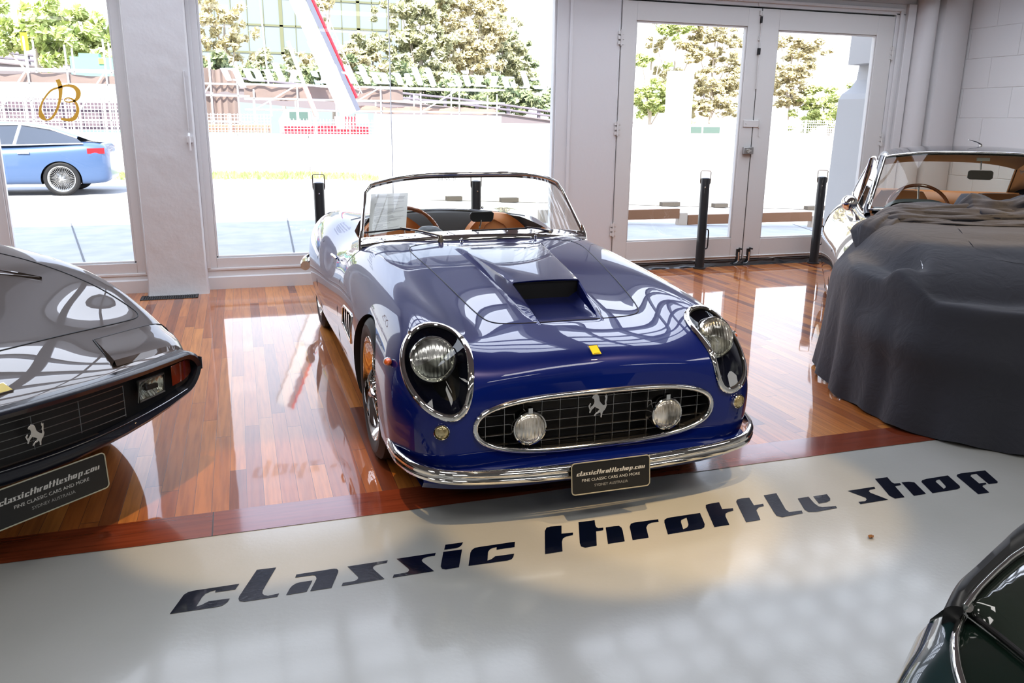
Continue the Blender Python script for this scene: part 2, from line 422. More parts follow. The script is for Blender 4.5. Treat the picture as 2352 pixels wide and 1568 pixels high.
def hinge(x, z, par):
    h = MB(); h.cyl((x, WY - 0.018, z - 0.07), (x, WY - 0.018, z + 0.07), 0.009, 10)
    for k in range(3): h.box((x - 0.03, WY - 0.014, z - 0.06 + k * 0.045), (x + 0.03, WY - 0.0095, z - 0.03 + k * 0.045))
    h.build('hinge', door_paint, par)
for z in (0.40, 1.36, 2.17): hinge(3.428, z, d1)
for z in (0.40, 1.27, 2.14): hinge(6.512, z, d2)
# drop bolts at the foot, black with bright tongues
def bolt(x, par):
    b = MB(); b.box((x - 0.02, WY - 0.025, 0.05), (x + 0.02, WY - 0.01, 0.16)); b.tube([(x, WY - 0.03, 0.17), (x + 0.01, WY - 0.045, 0.165), (x + 0.03, WY - 0.04, 0.16)], 0.009, 8)
    o = b.build('drop_bolt', black_matt, par)
    c = MB(); c.cyl((x, WY - 0.03, 0.0), (x, WY - 0.03, 0.13), 0.009, 12); c.build('bolt_tongue', chrome, o)
bolt(4.86, d1); bolt(4.985, d2)
# surface bolt, hasp and lock where the leaves meet
b = MB(); b.tube([(4.905, WY - 0.025, 2.46), (4.905, WY - 0.025, 1.75)], 0.005, 8); b.box((4.885, WY - 0.022, 2.43), (4.925, WY - 0.01, 2.47)); b.box((4.89, WY - 0.02, 2.2), (4.92, WY - 0.01, 2.24)); b.build('surface_bolt', door_paint, d1)
b = MB(); b.box((4.892, WY - 0.034, 2.07), (4.915, WY - 0.01, 2.13)); b.box((4.896, WY - 0.03, 2.36), (4.912, WY - 0.01, 2.42)); b.build('bolt_knob', black_matt, d1)
b = MB(); b.box((4.80, WY - 0.02, 1.385), (4.98, WY - 0.01, 1.45)); b.box((4.975, WY - 0.03, 1.375), (4.985, WY - 0.01, 1.46)); b.cyl((4.825, WY - 0.02, 1.42), (4.825, WY - 0.024, 1.42), 0.008, 12); b.box((4.985, WY - 0.014, 1.29), (5.0, WY - 0.01, 1.385)); bevel(b.build('hasp', door_paint, d1), 0.002)
lk = MB(); lk.box((4.815, WY - 0.045, 1.12), (4.925, WY - 0.01, 1.19)); o = lk.build('rim_lock', mat('brushed_lock_metal', (0.45, 0.44, 0.43), 0.35, 0.9), d1); bevel(o, 0.004)
k = MB(); k.cyl((4.862, WY - 0.045, 1.155), (4.862, WY - 0.052, 1.155), 0.02, 20); k.box((4.85, WY - 0.07, 1.15), (4.885, WY - 0.05, 1.162)); k.build('lock_knob', chrome, o)
gp = MB(); gp.box((3.424, WY + .035, 2.496), (6.52, WY + .05, 2.512)); gp.box((3.4255, WY + .03, .05), (3.4325, WY + .05, 2.5)); gp.box((4.9115, WY - .002, .05), (4.9225, WY + .05, 2.5)); gp.box((6.5045, WY + .03, .05), (6.5195, WY + .05, 2.5)); struct(gp, 'trim_6', black_matt)
# black threshold in front of the doors
th = MB(); n = 40; P = []
for i in range(n + 1):
    x = 3.38 + (6.75 - 3.38) * i / n
    P.append([(x, WY + 0.08, 0.05), (x, WY - 0.02, 0.05), (x, 7.25 + 0.01 * math.sin(i * 1.7), 0.01), (x, 7.235, 0.0)])
th.grid(P); struct(th, 'trim_3', black_gloss)

# ---- corner: rainwater pipe, boxed pipe and painted block wall
c = MB(); c.cyl((6.87, WY - 0.03, 0), (6.87, WY - 0.03, TOPZ), 0.115, 28); struct(c, 'trim_4', wall_paint)
c = MB(); P = []
for z in (0, TOPZ):
    P.append([(7.0, WY, z), (7.0, 7.24, z), (7.02, 7.20, z), (7.12, 7.17, z), (7.26, 7.18, z), (7.38, 7.22, z), (7.40, 7.26, z)])
c.grid(P); struct(c, 'trim_5', wall_paint)
block = mat('painted_block', (0.70, 0.69, 0.68), 0.5)
t = N(block, 'ShaderNodeTexCoord'); mp = N(block, 'ShaderNodeMapping'); mp.inputs['Rotation'].default_value = (0, 0, 0)
cx = N(block, 'ShaderNodeCombineXYZ'); s_ = N(block, 'ShaderNodeSeparateXYZ'); L(block, t.outputs['Object'], s_.inputs[0]); L(block, s_.outputs['Y'], cx.inputs[0]); L(block, s_.outputs['Z'], cx.inputs[1])
bk = N(block, 'ShaderNodeTexBrick'); bk.inputs['Scale'].default_value = 1; bk.inputs['Brick Width'].default_value = 0.6; bk.inputs['Row Height'].default_value = 0.3; bk.inputs['Mortar Size'].default_value = 0.006; bk.inputs['Mortar Smooth'].default_value = 1
bk.inputs['Color1'].default_value = (1, 1, 1, 1); bk.inputs['Color2'].default_value = (1, 1, 1, 1); bk.inputs['Mortar'].default_value = (0, 0, 0, 1)
L(block, cx.outputs[0], bk.inputs['Vector']); bb = N(block, 'ShaderNodeBump'); bb.inputs['Strength'].default_value = 0.5; bb.inputs['Distance'].default_value = 0.012
L(block, bk.outputs['Color'], bb.inputs['Height']); L(block, bb.outputs[0], bsdf(block).inputs['Normal'])
w = MB(); w.box((7.4, -5, 0), (7.65, WY + 0.24, TOPZ + 2.4)); struct(w, 'wall_right', block)
w = MB(); w.box((-6.25, -5, 0), (-6, WY + 0.24, TOPZ + 2.4)); struct(w, 'wall_left', wall_paint)
w = MB(); w.box((-6.25, -5.25, 0), (7.65, -5, TOPZ + 2.4)); struct(w, 'wall_back', wall_paint)

w = MB(); w.box((-6, WY - .30, 2.70), (7.0, WY, TOPZ)); struct(w, 'trim_7', mat('head_beam_painted_shade', (0.13, 0.11, 0.115), 0.55))  # added dark beam; its colour stands for the shaded wall above the windows
# ---- roof: solid ceiling with two long skylights divided by steel glazing bars
ceil_m = mat('ceiling_paint', (0.26, 0.25, 0.26), 0.6)
beam_m = mat('roof_steel', (0.16, 0.16, 0.18), 0.5)
sky_m = mat('skylight_glass', (0.8, 0.85, 1.0), 0.4, emit=(0.80, 0.87, 1.0), estr=5.2)
CZ = TOPZ
SY0, SY1 = 4.3, 7.0
SK = [(-2.6, 2.2, SY0, SY1), (2.55, 6.6, SY0, SY1)]
c = MB()
xs = [-6.25, -2.6, 2.2, 2.55, 6.6, 7.65]
c.box((-6.25, SY1, CZ), (7.65, WY + 0.24, CZ + 0.2)); c.box((-6.25, -5.25, CZ), (7.65, SY0, CZ + 0.2))
for i in (0, 2, 4): c.box((xs[i], SY0, CZ), (xs[i + 1], SY1, CZ + 0.2))
c.box((-6.25, -5.25, CZ + 0.9), (7.65, WY + 0.24, CZ + 1.0))
struct(c, 'ceiling', ceil_m)
for n, (x0, x1, y0, y1) in enumerate(SK):
    g = MB(); g.add([(x0, y0, CZ + 0.12), (x1, y0, CZ + 0.12), (x1, y1, CZ + 0.12), (x0, y1, CZ + 0.12)], [(0, 3, 2, 1)])
    o = struct(g, 'window_%d' % (n + 3), sky_m, fix=False)
    b = MB(); nx = 9; ny = 6
    for i in range(1, nx):
        x = x0 + (x1 - x0) * i / nx; wd = 0.06 if i in (3, 6) else 0.018
        b.box((x - wd, y0, CZ + 0.02), (x + wd, y1, CZ + 0.11))
    for j in range(1, ny):
        y = y0 + (y1 - y0) * j / ny; wd = 0.022 if j % 2 else 0.04
        b.box((x0, y - wd, CZ + 0.03), (x1, y + wd, CZ + 0.1))
    b.build('glazing_bars', beam_m, o)
# ================================================================ CAR HELPERS
def loft_body(rows, ns=8, nt=8, sig_s=2.5, sig_t=2.0):
    """rows: (v, [(u,z)...]) half sections from the centre line over the top and down to the bottom centre"""
    K = len(rows); n = len(rows[0][1])
    V = np.array([r[0] for r in rows]); U = np.array([[p[0] for p in r[1]] for r in rows]); Z = np.array([[p[1] for p in r[1]] for r in rows])
    s = np.linspace(0, K - 1, (K - 1) * ns + 1); t = np.linspace(0, n - 1, (n - 1) * nt + 1)
    ks = np.arange(K); kt = np.arange(n)
    v = spline(ks, V, s)
    Us = np.array([spline(ks, U[:, j], s) for j in range(n)]).T; Zs = np.array([spline(ks, Z[:, j], s) for j in range(n)]).T
    Ut = np.array([spline(kt, Us[i], t) for i in range(len(s))]); Zt = np.array([spline(kt, Zs[i], t) for i in range(len(s))])
    Uf = np.concatenate([-Ut[:, ::-1], Ut[:, 1:]], 1); Zf = np.concatenate([Zt[:, ::-1], Zt[:, 1:]], 1)
    Vf = np.repeat(v[:, None], Uf.shape[1], 1)
    G = np.stack([Uf, Vf, Zf], 2)
    G = gsmooth(G, 0, sig_s); G = gsmooth(G, 1, sig_t)
    return G
def body_mesh(G):
    ns, nt = G.shape[:2]; mb = MB(); mb.grid([[tuple(p) for p in row] for row in G])
    h = nt // 2
    for e in (0, ns - 1):
        b = e * nt
        for i in range(h): 
            q = (b + i, b + i + 1, b + nt - 2 - i, b + nt - 1 - i)
            mb.f.append(q); mb.m.append(0)
    # merge coincident bottom ends and drop degenerate quads
    mb.f = [tuple(dict.fromkeys(q)) for q in mb.f]; keep = [i for i, q in enumerate(mb.f) if len(q) > 2]
    mb.f = [mb.f[i] for i in keep]; mb.m = [mb.m[i] for i in keep]
    return mb
def bvh_of(o): 
    bm = bmesh.new(); bm.from_mesh(o.data); t = BVHTree.FromBMesh(bm); bm.free(); return t
def weld(o, d=1e-5):
    bm = bmesh.new(); bm.from_mesh(o.data); bmesh.ops.remove_doubles(bm, verts=bm.verts, dist=d); bmesh.ops.recalc_face_normals(bm, faces=bm.faces); bm.to_mesh(o.data); bm.free()
def drop(bvh, u, v, up=3.0):
    h = bvh.ray_cast(Vector((u, v, up)), Vector((0, 0, -1)))
    if h[0] is None: h = bvh.find_nearest(Vector((u, v, .7)))
    return (h[0], h[1])
def side(bvh, v, z, s=-1):
    h = bvh.ray_cast(Vector((s * 2.0, v, z)), Vector((-s, 0, 0))); return (h[0], h[1]) if h[0] is not None else (Vector((s * .8, v, z)), Vector((s, 0, 0)))
def frontp(bvh, u, z, d=-3.0):
    h = bvh.ray_cast(Vector((u, d, z)), Vector((0, 1, 0))); return (h[0], h[1]) if h[0] is not None else (Vector((u, -.7, z)), Vector((0, -1, 0)))
def seam(mb, pts_n, r=0.0025, mi=0, lift=0.0):
    mb.tube([p + n * lift for p, n in pts_n], r, 6, mi)
def sample_poly(pts, n):
    pts = [Vector(p) for p in pts]; out = []
    d = [0]
    for a, b in zip(pts, pts[1:]): d.append(d[-1] + (b - a).length)
    for i in range(n + 1):
        x = d[-1] * i / n; k = max(j for j in range(len(d)) if d[j] <= x + 1e-9); k = min(k, len(pts) - 2)
        out.append(pts[k].lerp(pts[k + 1], (x - d[k]) / max(1e-9, d[k + 1] - d[k])))
    return out
def catmull(pts, n=8, closed=False):
    P = [Vector(p) for p in pts]; out = []; k = len(P)
    for i in range(k if closed else k - 1):
        if closed: p0, p1, p2, p3 = P[i - 1], P[i], P[(i + 1) % k], P[(i + 2) % k]
        else: p0, p1, p2, p3 = P[max(i - 1, 0)], P[i], P[i + 1], P[min(i + 2, k - 1)]
        for j in range(n):
            t = j / n; out.append(0.5 * ((2 * p1) + (p2 - p0) * t + (2 * p0 - 5 * p1 + 4 * p2 - p3) * t * t + (3 * p1 - p0 - 3 * p2 + p3) * t ** 3))
    if not closed: out.append(P[-1])
    return out
def cyl_cutter(a, b, r, n=64):
    c = MB(); c.cyl(a, b, r, n); return c.build('cutter', [black_matt], smooth=None)
def prism_cutter(poly, M, h):
    c = MB(); c.prism(poly, h, M); return c.build('cutter', [black_matt], smooth=None)
def frame(o, x, y, z):
    return Matrix(((x[0], y[0], z[0], o[0]), (x[1], y[1], z[1], o[1]), (x[2], y[2], z[2], o[2]), (0, 0, 0, 1)))

def make_wheel(parent, loc, s, r=0.315, w=0.165, rim_r=0.205, spokes=True, dark=False):
    """road wheel: rubber tyre, polished rim, wire spokes and a knock-off spinner; s=-1 faces image left"""
    o = bpy.data.objects.new('wheel', None); col.objects.link(o); o.parent = parent; o.location = loc
    M = Matrix.Rotation(R(90) * s, 4, 'Y')
    t = MB(); h = w / 2
    prof = [(rim_r, -h * .8), (rim_r + .02, -h * .98), (r - .045, -h * 1.05), (r - .016, -h * .94), (r - .003, -h * .78), (r, -h * .5), (r, h * .5), (r - .003, h * .78), (r - .016, h * .94), (r - .030, h * 1.0), (r - .032, h * 1.03), (r - .05, h * 1.05), (rim_r + .03, h * 1.02), (rim_r + .012, h * .95), (rim_r, h * .8)]
    t.lathe(prof, M, 64)
    for k in (-.55, -.28, 0, .28, .55): t.lathe([(r + .0005, h * k - .004), (r + .0015, h * k), (r + .0005, h * k + .004)], M, 64)
    t.build('tyre', black_rubber, o)
    q = MB(); q.lathe([(rim_r, -h * .8), (rim_r - .02, -h * .6), (rim_r - .028, 0), (rim_r - .024, h * .55), (rim_r - .012, h * .7), (rim_r - .006, h * .86), (rim_r + .010, h * .98), (rim_r + .014, h * .93), (rim_r + .004, h * .8)], M, 64)
    q.build('rim', chrome, o)
    if spokes:
        sp_ = MB()
        for k in range(36):
            a = k * 2 * math.pi / 36
            for (z0, z1, da) in ((h * .55, h * .1, .22), (h * .15, h * .5, -.22)):
                sp_.tube([M @ Vector((.035 * math.cos(a + da), .035 * math.sin(a + da), z0)), M @ Vector(((rim_r - .026) * math.cos(a), (rim_r - .026) * math.sin(a), z1))], .0022, 5)
        sp_.build('spokes', chrome, o)
        hb = MB(); hb.lathe([(0.0, h * .99), (.018, h * .98), (.030, h * .9), (.034, h * .75), (.036, h * .3), (.04, -h * .2), (.0, -h * .2)], M, 28)
        for k in range(3):
            a = k * 2 * math.pi / 3 + .3; d = Vector((math.cos(a), math.sin(a), 0))
            hb.tube([M @ (d * .01 + Vector((0, 0, h * .9))), M @ (d * .05 + Vector((0, 0, h * .93))), M @ (d * .078 + Vector((0, 0, h * .82)))], [.012, .012, .005], 8)
        hb.build('hub_spinner', chrome, o)
    bk_ = MB(); bk_.lathe([(0, -h * .3), (rim_r - .03, -h * .3), (rim_r - .03, -h * .25), (0, -h * .25)], M, 40); bk_.build('brake_disc', black_matt, o)
    return o

# silhouette of the rearing horse badge, traced in a unit box (x right, y up)
HORSE = [(.02,.52),(.10,.62),(.17,.60),(.11,.50),(.12,.43),(.22,.50),(.30,.58),(.33,.68),(.30,.78),(.22,.80),(.19,.86),(.27,.93),(.34,.95),(.38,1.0),(.42,.96),(.50,.94),(.56,.86),(.58,.78),(.60,.68),(.66,.60),(.76,.52),(.84,.48),(.88,.55),(.86,.66),(.90,.76),(.86,.84),(.92,.93),(.97,.84),(1.0,.90),(.98,.70),(.95,.60),(.98,.48),(.94,.38),(.88,.30),(.80,.24),(.76,.14),(.74,.0),(.66,.02),(.68,.12),(.66,.22),(.56,.18),(.46,.16),(.38,.08),(.30,.10),(.40,.20),(.54,.26),(.60,.33),(.52,.38),(.42,.42),(.36,.46),(.28,.40),(.20,.34),(.14,.22),(.07,.24),(.10,.34),(.06,.42)]
def horse(mb, M, w, h, t, mi=0):
    mb.prism([((x - .5) * w, (y - .5) * h) for x, y in HORSE], t, M, mi)
# ================================================================ BLUE OPEN SPORTS CAR
CXB, CYB = 1.2, 3.34
car = thing('sports_car', (CXB, CYB, 0), 'metallic blue open two-seat classic sports car with oval chrome grille, centre of the wooden floor', 'car')
ROWS = [
 (-0.722, [(0,.515),(.20,.513),(.34,.505),(.45,.480),(.53,.430),(.56,.345),(.52,.235),(.40,.19),(0,.185)]),
 (-0.716, [(0,.545),(.20,.541),(.35,.533),(.48,.505),(.575,.435),(.605,.350),(.57,.220),(.45,.165),(0,.165)]),
 (-0.695, [(0,.578),(.20,.572),(.37,.558),(.51,.545),(.615,.460),(.650,.360),(.62,.200),(.50,.150),(0,.150)]),
 (-0.655, [(0,.602),(.20,.596),(.385,.582),(.535,.583),(.650,.490),(.690,.375),(.665,.185),(.55,.140),(0,.14)]),
 (-0.58,  [(0,.624),(.20,.618),(.40,.612),(.555,.632),(.680,.535),(.725,.390),(.70,.175),(.60,.135),(0,.135)]),
 (-0.47,  [(0,.646),(.20,.641),(.41,.636),(.575,.677),(.705,.578),(.756,.405),(.735,.170),(.64,.13),(0,.13)]),
 (-0.30,  [(0,.680),(.20,.676),(.42,.668),(.588,.706),(.712,.605),(.762,.425),(.742,.175),(.66,.13),(0,.13)]),
 (0.0,    [(0,.736),(.20,.732),(.435,.722),(.598,.733),(.722,.630),(.768,.440),(.748,.180),(.67,.14),(0,.14)]),
 (0.30,   [(0,.784),(.20,.780),(.45,.768),(.603,.755),(.724,.650),(.768,.450),(.748,.190),(.67,.14),(0,.14)]),
 (0.60,   [(0,.820),(.20,.817),(.46,.804),(.606,.774),(.722,.668),(.767,.460),(.745,.195),(.67,.14),(0,.14)]),
 (0.90,   [(0,.836),(.20,.833),(.47,.818),(.610,.783),(.722,.680),(.768,.465),(.743,.195),(.67,.14),(0,.14)]),
 (1.25,   [(0,.83),(.20,.828),(.48,.785),(.615,.750),(.728,.665),(.776,.470),(.745,.195),(.67,.14),(0,.14)]),
 (1.60,   [(0,.84),(.20,.838),(.48,.81),(.612,.775),(.750,.690),(.798,.480),(.755,.200),(.67,.14),(0,.14)]),
 (1.95,   [(0,.852),(.20,.85),(.46,.82),(.605,.825),(.755,.735),(.815,.490),(.765,.22),(.67,.14),(0,.14)]),
 (2.30,   [(0,.828),(.20,.825),(.44,.80),(.595,.835),(.750,.740),(.815,.490),(.765,.24),(.66,.15),(0,.15)]),
 (2.70,   [(0,.76),(.20,.755),(.42,.74),(.58,.765),(.71,.680),(.770,.480),(.725,.27),(.62,.17),(0,.17)]),
 (3.10,   [(0,.68),(.20,.675),(.40,.665),(.55,.680),(.65,.610),(.690,.460),(.655,.30),(.55,.20),(0,.20)]),
 (3.28,   [(0,.60),(.20,.598),(.38,.59),(.50,.585),(.58,.53),(.60,.44),(.57,.33),(.48,.25),(0,.25)]),
 (3.33,   [(0,.54),(.20,.54),(.36,.535),(.45,.52),(.51,.49),(.52,.43),(.50,.36),(.42,.30),(0,.30)]),
]
GB = loft_body(ROWS, 9, 9, 3.0, 3.0)
_sm = lambda x: np.clip(x, 0, 1) ** 2 * (3 - 2 * np.clip(x, 0, 1))
_u = GB[:, :, 0]; _v = GB[:, :, 1]
GB[:, :, 2] -= np.where(GB[:, :, 2] > .5, .028 * _sm((.142 - np.abs(_u)) / .02) * _sm((_v + .45) / .25) * _sm((.1 - _v) / .1), 0)
body = body_mesh(GB).build('body', [blue_paint, black_matt], car, fix=True); weld(body)
BV = bvh_of(body)

# --- headlight rims: an ellipse lying on the wing surface
def hl_curve(s, k=1.0, n=56, lift=0.0):
    C = Vector((s * .580, -.600, .565)); A = Vector((s * .030, .130, .145)) * k; nn = Vector((s * .38, -.66, .60)).normalized()
    B = nn.cross(A).normalized() * .118 * k; out = []
    for i in range(n):
        a = 2 * math.pi * i / n
        q = C + A * math.cos(a) + B * math.sin(a) * (1.0 - .10 * math.cos(a) * -1)
        h = BV.ray_cast(q + nn * .5, -nn)
        out.append((h[0] + h[1] * lift, h[1]) if h[0] is not None else (q, nn))
    return out, nn, C
cutters = []
for s in (-1, 1):
    pts, nn, C = hl_curve(s)
    c = MB(); n = len(pts); outer = [p + nn * .15 for p, _ in pts]; inner = [p - nn * .16 for p, _ in pts]
    cc = sum(inner, Vector()) / n; inner = [cc + (p - cc) * .96 for p in inner]
    c.add(outer + inner, [(i, (i + 1) % n, n + (i + 1) % n, n + i) for i in range(n)] + [tuple(range(n))[::-1], tuple(range(n, 2 * n))])
    cutters.append(c.build('cutter', [black_matt], smooth=None))
# --- grille mouth
def gr_poly(k=1.0, n=72, dx=0.0):
    out = []
    for i in range(n):
        a = 2 * math.pi * i / n; c, s_ = math.cos(a), math.sin(a)
        x = .474 * (abs(c) ** (2 / 3.3)) * (1 if c > 0 else -1); z = .1055 * (abs(s_) ** (2 / 2.8)) * (1 if s_ > 0 else -1)
        if z < 0: x *= 1 - .10 * (abs(z) / .1055) ** 1.5
        out.append((x + (dx if x > 0 else -dx), z * (1 + dx / .1055) ))
    return out
GC = Vector((0, -.72, .352))
MG = frame(GC + Vector((0, -.2, 0)), (1, 0, 0), (0, 0, 1), (0, 1, 0))
cutters.append(prism_cutter(gr_poly(), MG, .42))
for v_ in (0.0, 2.41):
    for s in (-1, 1):
        cutters.append(cyl_cutter((s * .50, v_, .315), (s * .95, v_, .275), .325))
# cockpit
cp = [(-.60,.02),(-.585,.60),(-.52,.84),(-.36,.95),(0,.99),(.36,.95),(.52,.84),(.585,.60),(.60,.02),(.5,-.02),(-.5,-.02)]
cutters.append(prism_cutter([(x, y + .93) for x, y in cp], Matrix.Translation((0, 0, .28)), .9))
# side vents
for s in (-1, 1):
    vp = [(.395,.530),(.43,.536),(.69,.518),(.72,.50),(.72,.425),(.395,.405)]
    cutters.append(prism_cutter([(y, z) for y, z in vp], frame(Vector((s * .68, 0, 0)), (0, 1, 0), (0, 0, 1), (s, 0, 0)), .3))
cut(body, cutters, 40)
# faces inside the openings are matt black
me = body.data
if len(me.materials) < 2: me.materials.append(black_matt)
BV2 = bvh_of(body)
for p in me.polygons:
    c = p.center; h = BV.find_nearest(c)
    p.material_index = 0 if (h[3] is not None and h[3] < .0016) else 1

CW = lambda p: p    # car space is the parent's space
# ---- headlights
lens_m = mat('lamp_lens', (0.75, 0.76, 0.74), 0.18, 0.75, 1.0, 0.03)
_w = N(lens_m, 'ShaderNodeTexWave'); _w.inputs['Scale'].default_value = 22; _w.inputs['Distortion'].default_value = 1.0; _t = N(lens_m, 'ShaderNodeTexCoord'); _b = N(lens_m, 'ShaderNodeBump'); _b.inputs['Strength'].default_value = .5; _b.inputs['Distance'].default_value = .004
L(lens_m, _t.outputs['Object'], _w.inputs['Vector']); L(lens_m, _w.outputs['Fac'], _b.inputs['Height']); L(lens_m, _b.outputs[0], bsdf(lens_m).inputs['Normal'])
_n = N(lens_m, 'ShaderNodeTexNoise'); _n.inputs['Scale'].default_value = 14; _r = N(lens_m, 'ShaderNodeValToRGB'); _r.color_ramp.elements[0].position = .35; _r.color_ramp.elements[0].color = (.10, .10, .09, 1); _r.color_ramp.elements[1].position = .6; _r.color_ramp.elements[1].color = (.85, .86, .84, 1)
L(lens_m, _t.outputs['Object'], _n.inputs['Vector']); L(lens_m, _n.outputs['Fac'], _r.inputs[0]); L(lens_m, _r.outputs[0], bsdf(lens_m).inputs['Base Color'])
amber = mat('amber_lens', (0.75, 0.13, 0.01), 0.2, 0, 0.8)
yellow_lens = mat('pale_yellow_lens', (0.5, 0.42, 0.22), 0.12, 0.7, 1.0)
bump(yellow_lens, 60, .4, .004)
def round_lamp(name, parent, c, d, r, ring=chrome, lens=lens_m, dome=.35, deep=.03):
    d = Vector(d).normalized(); x = Vector((1, 0, 0)) - d * d.x; x.normalize(); y = d.cross(x); M = frame(c, x, y, d)
    a = MB(); a.lathe([(r * .93, .004), (r * .97, .010), (r * 1.04, .008), (r * 1.08, -.002), (r * 1.06, -deep), (r * .8, -deep)], M, 48)
    o = a.build(name, ring, parent)
    q = MB(); q.lathe([(r * .94 * math.sin(t_ * math.pi / 2), .002 + r * dome * math.cos(t_ * math.pi / 2)) for t_ in [i / 10 for i in range(11)]], M, 48)
    q.build('lens', lens, o)
    return o, M
for s in (-1, 1):
    pts, nn, C = hl_curve(s); P = [p for p, n in pts]; Nn = [n for p, n in pts]
    o, M = round_lamp('headlight', car, Vector((s * .583, -.545, .575)), (s * .06, -.93, .34), .080, dome=.28, deep=.05)
    cup = MB(); n = len(P); rings = []
    cen = Vector((s * .583, -.50, .55))
    for k, (f_, dd) in enumerate(((.985, 0.0), (.95, -.03), (.80, -.085), (.45, -.12))):
        c0 = sum(P, Vector()) / n; rings.append([c0 + (p - c0) * f_ + nn * dd for p in P])
    cup.grid([[r_[i] for r_ in rings] for i in range(n)], closeu=True)
    cup.build('lamp_bowl', mat('bowl_paint', (0.006, 0.008, 0.03), 0.12, 0.2, 1.0), o)
    rim = MB(); up = Nn
    c0 = sum(P, Vector()) / n
    rp_pts = [c0 + (p - c0) * 1.02 + nn_ * .003 for p, nn_ in zip(P, Nn)]
    rim.tube(rp_pts, .0115, 12, closed=True, flat=.5, up=Nn)
    rim.build('rim', chrome, o)
    r2_ = MB(); r2_.tube([c0 + (p - c0) * .955 + nn_ * .004 for p, nn_ in zip(P, Nn)], .0035, 8, closed=True); r2_.build('seal', black_rubber, o)
    cov = MB(); cols_ = [[c0 + (p - c0) * k + nn * (.018 * (1 - k * k)) for k in (0.02, .25, .5, .75, .9, 1.0)] for p in P]
    cov.grid(cols_, closeu=True); cov.build('clear_cover', car_glass, o)
    for i in (4, 18, 32, 46):
        sc_ = MB(); p = rp_pts[i]; sc_.lathe([(0, .012), (.006, .011), (.009, .006), (.009, 0)], frame(p, (1, 0, 0), nn.cross(Vector((1, 0, 0))).normalized(), nn), 12)
        sc_.build('screw', chrome, o)
# ---- grille
gro = bpy.data.objects.new('grille', None); col.objects.link(gro); gro.parent = car
fr_pts = []
for x, z in gr_poly():
    p, n = frontp(BV, x, GC.z + z); fr_pts.append(Vector((x, p.y - .003, GC.z + z)))
yy = np.array([p.y for p in fr_pts]); yy = gsmooth(np.concatenate([yy, yy, yy]), 0, 3)[len(yy):2 * len(yy)]
fr_pts = [Vector((p.x, y, p.z)) for p, y in zip(fr_pts, yy)]
a = MB(); a.tube(fr_pts, .0105, 12, closed=True); a.build('surround', chrome, gro)
a = MB()
def gr_half(x):   # half height of the mouth at x
    t_ = min(1, abs(x) / .474); return .1055 * max(0, 1 - t_ ** 3.3) ** (1 / 2.8)
for i in range(-6, 7):
    x = i * .0715
    h = gr_half(x) + .004
    a.box((x - .0007, -.697, GC.z - h), (x + .0007, -.685, GC.z + h))
for j in range(-2, 3):
    z = .0 + j * .038
    t_ = 1 - (abs(z) / .1055) ** 2.8; xh = .474 * max(0, t_) ** (1 / 3.3)
    a.box((-xh, -.694, GC.z + z - .0006), (xh, -.682, GC.z + z + .0006))
a.build('egg_crate_bars', mat('grille_bar_metal', (0.5, 0.5, 0.5), 0.3, 1.0), gro)
a = MB(); a.box((-.47, -.598, GC.z - .12), (.47, -.59, GC.z + .12)); a.build('mesh_back', black_matt, gro)
a = MB(); horse(a, frame(Vector((0.0, -.712, GC.z + .045)), (-1, 0, 0), (0, 0, 1), (0, 1, 0)), -.078, .098, .006); bevel(a.build('horse_emblem', mat('satin_silver', (.78, .76, .74), .22, 1.0), gro), .0015)
for s in (-1, 1):
    o, M = round_lamp('driving_lamp', car, Vector((s * .275, -.735, .347)), (0, -1, .05), .060, dome=.3, deep=.04)
    a = MB(); a.box((s * .275 - .008, -.745, .405), (s * .275 + .008, -.725, .425)); a.build('lamp_clip', chrome, o); a = MB(); a.cyl((s * .275, -.725, .29), (s * .275, -.70, .262), .007, 10)
    a.build('bracket', chrome, o)
    # parking light low on the corner
    p, n = frontp(BV, s * .594, .361)
    o, M = round_lamp('parking_light', car, p + n * .004, n, .027, lens=yellow_lens, dome=.5, deep=.012)
    # side marker on the wing flank
    p, n = side(BV, -.44, .545, s)
    a = MB(); y = Vector((0, -1, .12)).normalized(); x = n.cross(y)
    a.lathe([(.0, .030), (.008, .027), (.013, .018), (.015, .006)], frame(p + n * .012, x, n, y), 16, 0); a.lathe([(.0, -.034), (.008, -.031), (.012, -.020), (.014, -.008)], frame(p + n * .012, x, n, y), 16, 0)
    a.lathe([(.0155, -.008), (.017, -.002), (.017, .002), (.0155, .007)], frame(p + n * .012, x, n, y), 16, 1)
    a.build('side_marker', [amber, chrome], car)
# ---- front bumper blade
bp = [(-.722,-.44,.252),(-.728,-.50,.248),(-.715,-.60,.240),(-.665,-.705,.231),(-.56,-.775,.223),(-.33,-.81,.216),(0,-.822,.213)]
bp = bp + [(-x, y, z) for x, y, z in bp[:-1]][::-1]
bpts = catmull(bp, 10); a = MB(); nB = len(bpts); P = []
prof = [(.0, .040), (.010, .041), (.017, .034), (.021, .018), (.016, .008), (.016, -.006), (.021, -.016), (.018, -.032), (.010, -.040), (.0, -.040), (-.006, 0)]
for i, p in enumerate(bpts):
    t_ = (bpts[min(i + 1, nB - 1)] - bpts[max(i - 1, 0)]).normalized(); nrm = Vector((t_.y, -t_.x, 0)).normalized()
    e = min(i, nB - 1 - i); k = min(1, .25 + .75 * math.sin(min(1, e / 7) * math.pi / 2))
    P.append([p + nrm * (x * 1.0) + Vector((0, 0, z * k)) for x, z in [(x_, z_ * .66 - .013) for x_, z_ in prof]] )
P = [r_ + [r_[0]] for r_ in P]; a.grid(P)
a.add(P[0][:-1], [tuple(range(len(prof)))]); a.add(P[-1][:-1], [tuple(range(len(prof)))])
a.build('front_bumper', chrome, car, smooth=50)
